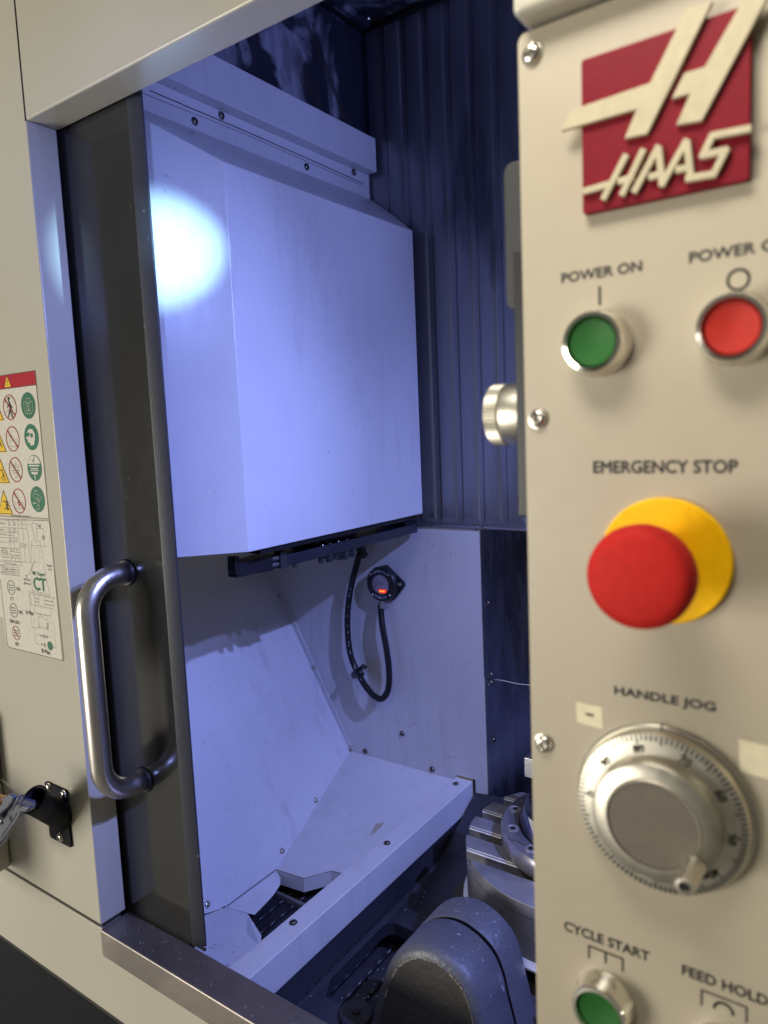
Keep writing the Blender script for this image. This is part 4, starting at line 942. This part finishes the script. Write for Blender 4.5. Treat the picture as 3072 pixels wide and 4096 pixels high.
T([(195, 1645), (218, 1890)]); T([(190, 1643), (215, 1650)]); T([(215, 1888), (250, 1893)]); T([(235, 1900), (242, 2000)]); T([(370, 1925), (383, 2030)]); T([(242, 1998), (265, 2003)]); T([(360, 2022), (383, 2032)]); T([(248, 1935), (268, 1942)]); T([(340, 1952), (358, 1955)])
T([(250, 1215), (298, 1218)]); T([(292, 1220), (302, 1332)]); T([(278, 1335), (310, 1338)]); T([(253, 1195), (262, 1180), (270, 1210)]); T([(195, 1530), (235, 1438)], .0005)
# table
for a, b in [((0, 1157), (180, 1165)), ((0, 1208), (185, 1216)), ((0, 1240), (120, 1244)), ((0, 1275), (125, 1280)), ((0, 1305), (95, 1312)), ((0, 1345), (130, 1352)), ((0, 1390), (138, 1400)), ((0, 1430), (205, 1445)), ((55, 1158), (75, 1435)), ((85, 1160), (105, 1437)), ((118, 1162), (143, 1440)), ((150, 1185), (172, 1442)), ((180, 1165), (206, 1445)), ((118, 1185), (182, 1190)),
             ((0, 1440), (148, 1445)), ((148, 1445), (149, 1468)), ((0, 1462), (149, 1468)), ((0, 1475), (128, 1482)), ((0, 1492), (130, 1498)), ((0, 1508), (131, 1514)), ((4, 1524), (133, 1540)), ((128, 1482), (133, 1540)), ((40, 1478), (46, 1530)), ((85, 1480), (90, 1536))]: T([a, b])
tb.build('black_linework', M_DINK, tg)
for s, x, y, w_, h_ in [('A', 65, 1173, 7, 9), ('Max', 67, 1188, 16, 8), ('B', 100, 1176, 7, 9), ('Max', 101, 1190, 16, 8), ('E', 149, 1176, 7, 9), ('MACHINE', 16, 1180, 34, 9), ('DM-1/2', 16, 1224, 30, 9), ('7"', 69, 1218, 8, 8), ('3.5"', 103, 1220, 14, 8), ('(178mm)', 71, 1232, 26, 8), ('(89mm)', 104, 1235, 24, 8), ('10"', 73, 1248, 10, 8), ('(254mm)', 75, 1262, 28, 8), ('VF-1/2, VM-2', 22, 1256, 50, 9),
                        ('12"', 76, 1284, 10, 8), ('(305mm)', 78, 1299, 28, 8), ('5.0"', 112, 1288, 14, 8), ('(127mm)', 112, 1303, 26, 8), ('MINI MILL', 30, 1350, 36, 8), ('SUPER MINI', 30, 1366, 44, 8), ('TM-1P/2P/3P', 32, 1380, 50, 8), ('12"', 84, 1357, 10, 8), ('(305mm)', 86, 1371, 26, 8), ('3.5"', 120, 1362, 14, 8), ('(89mm)', 122, 1377, 24, 8), ('VF-6/12, VM-6', 38, 1409, 48, 9), ('16"', 88, 1400, 10, 8), ('(406mm)', 90, 1415, 26, 8), ('5.0"', 124, 1404, 14, 8), ('(127mm)', 126, 1419, 26, 8),
                        ('3.0"', 148, 1320, 14, 9), ('(76mm)', 150, 1338, 24, 8), ('2.50"', 176, 1324, 16, 9), ('(64mm)', 178, 1340, 22, 8), ('12lb Max (5.4kg Max)', 72, 1455, 76, 9), ('40 Taper', 18, 1467, 28, 8), ('BT  M16X2  1.104"  (28.0mm)', 70, 1491, 104, 8), ('CT  5/8-11  .990"  (25.1mm)', 72, 1506, 104, 8), ('DIN/ISO  M16X2  .990"  (25.1mm)', 70, 1523, 116, 8)]:
    decal_text(s, x, y, w_, h_, M_DINK, tg, .012)
for s, x, y, w_, h_, mt, bo in [('40 Taper', 265, 1527, 88, 34, M_DGRN, .015), ('CT', 272, 1595, 82, 84, M_DGRN, .045), ('OK', 126, 1627, 27, 22, M_DINK, .02), ('CT', 83, 1693, 22, 21, M_DINK, .02), ('OK', 142, 1785, 28, 23, M_DINK, .02), ('DIN ISO', 101, 1850, 64, 23, M_DINK, .02), ('BT', 119, 2003, 23, 22, M_DINK, .02), ('A Max', 203, 1788, 52, 27, M_DINK, .02),
                           ('B Max', 315, 2053, 56, 28, M_DINK, .02), ('< E', 290, 1947, 30, 22, M_DINK, .02), ('OK', 320, 1952, 20, 16, M_DGRN, .02), ('> E', 297, 2007, 30, 22, M_DINK, .02), ('Scale', 338, 1467, 34, 17, M_DINK, .015), ('1:1', 341, 1494, 18, 16, M_DINK, .015), ('D', 297, 1277, 13, 26, M_DINK, .01), ('45°', 273, 1200, 19, 20, M_DINK, .01), ('C', 183, 1540, 12, 20, M_DINK, .01), ('65 ft-lb', 185, 1563, 40, 15, M_DINK, .015), ('(88 Nm)', 187, 1592, 44, 17, M_DINK, .015)]:
    decal_text(s, x, y, w_, h_, mt, tg, bo)
rg_ = Ink(); rr_ = Ink(); gl = Ink()
for (x, y, ink, isb) in [(75, 1617, rg_, 0), (93, 1772, rg_, 0), (110, 1927, rr_, 1)]:
    c_ = q2(x, y, YQ - .0004); ink.path(circ(c_, 0.0098), 0.0008, ny, True)
    for dz_ in (-.0035, 0, .0035): gl.path([c_ + Vector((-.005, -.0002, dz_)), c_ + Vector((.006, -.0002, dz_))], .0008, ny)
    gl.path([c_ + Vector((-.004, -.0002, -.006)), c_ + Vector((-.006, -.0002, 0)), c_ + Vector((-.004, -.0002, .006))], .0004, ny)
    if isb: ink.line(c_ + Vector((-.006, -.0004, .007)), c_ + Vector((.006, -.0004, -.007)), .0009, ny)
c_ = q2(340, 2015, YQ - .0004); rg_.poly(circ(c_, 0.0062, 20))
rg_.build('green_rings', M_DGRN, tg); rr_.build('red_ring', M_DRED, tg); gl.build('grey_linework', M_DINK, tg)

# ================================================================== HOLSTER AND AIR GUN
hs = thing('gun_holster', 'black nozzle holster with slanted tube screwed to the cream column', 'holster', (-0.92, YF, 1.045))
hp_ = prism('mounting_plate', rrect(-0.9475, -0.8950, 1.0045, 1.0865, 0.0035, YF - 0.0004), (0, -0.003, 0), M_KICK, hs, 0.0006)
for u, v in [(195, 3149), (256, 3178), (242, 3348)]:
    p = at(u, v, 'Y', YF - 0.0034); screw(p, (0, -1, 0), 0.0058, hp_, BSCREW)
def tube_open(name, a, b, r, mat, parent, cut):
    """open tube from a to b, its mouth cut by the plane through b with normal cut"""
    a, b = Vector(a), Vector(b); ax = (b - a).normalized(); _, x, y = frame_of(ax); cut = Vector(cut).normalized()
    V = []; Fc = []; n = 40
    for (end, rr) in ((0, r), (.6, r), (1, r), (1, r + .0012), (1, r - 0.0016), (0, r - 0.0018)):
        for k in range(n):
            t = 2 * math.pi * k / n; o_ = (x * math.cos(t) + y * math.sin(t)) * rr
            if end == 1: o_ = o_ - ax * (cut.dot(o_) / cut.dot(ax))
            V.append(a + (b - a) * end + o_)
    order = [(0, 1), (1, 2), (2, 3), (3, 4), (4, 5)]
    for p, q in order:
        for k in range(n): Fc.append((p * n + k, p * n + (k + 1) % n, q * n + (k + 1) % n, q * n + k))
    return link(name, V, Fc, mat, parent, True)
q_ = at(252, 3268, 'Y', 0.498); m0 = at(134, 3197, 'Y', 0.440)
axh = (m0 - q_).normalized()
tube_open('holster_tube', q_, m0, 0.0172, M_KICK, hs, axh + Vector((-0.38, 0.05, 0.0)))
gn = thing('air_gun', 'blue grey air gun hanging in the black holster at the left edge', 'air gun', (-0.95, 0.42, 1.05))
def g4(x, y, Y): return at(x * .7563, 2800 + y * .7563, 'Y', Y)
V, Fc = tube_geo([g4(235, 570, .462), g4(180, 556, .446), g4(120, 548, .436), g4(80, 548, .430)], [0.0045, 0.0062, 0.0072, 0.0085], 16)
link('nozzle_body', V, Fc, M_BLUEP, gn, True)
prism('grip', [g4(x, y, .430) for x, y in [(60, 540), (95, 522), (150, 528), (200, 545), (190, 572), (135, 585), (128, 610), (100, 645), (62, 695), (48, 738), (22, 760), (0, 792), (-60, 860), (-90, 740), (-30, 650), (5, 610), (30, 580)]], (0, -0.012, 0), M_BLUEP, gn, 0.003, 3)
prism('grip_rib', [g4(x, y, .4178) for x, y in [(118, 590), (100, 625), (60, 680), (20, 735), (-20, 780), (-26, 770), (14, 725), (52, 672), (88, 620), (104, 590)]], (0, -0.002, 0), M_BLUEP, gn, 0.0008, 2)
prism('trigger', [g4(x, y, .4155) for x, y in [(70, 488), (92, 503), (90, 525), (62, 560), (24, 592), (14, 622), (-16, 645), (-40, 640), (-34, 600), (2, 575), (30, 540), (44, 505)]], (0, -0.006, 0), M_BLUEP, gn, 0.0015, 2)
tube('trigger_wire', spline([g4(66, 578, .412), g4(84, 545, .410), g4(100, 512, .412), g4(118, 504, .416), g4(126, 512, .419), g4(112, 540, .420), g4(88, 560, .420)], 6), 0.0013, M_BLUEP, gn, 8)
lathe('hose_nut', g4(8, 541, .42), (1, 0, 0.1), [(0.0085, -0.012), (0.0085, -0.003), (0.0070, -0.002), (0.0070, 0.0), (0.0088, 0.001), (0.0088, 0.005), (0.0075, 0.0065), (0.0085, 0.008), (0.0060, 0.010)], M_COPPER, gn, 20)
screw(g4(9, 640, .4095), (0, -1, 0), 0.0042, gn)

scn.render.engine = 'CYCLES'
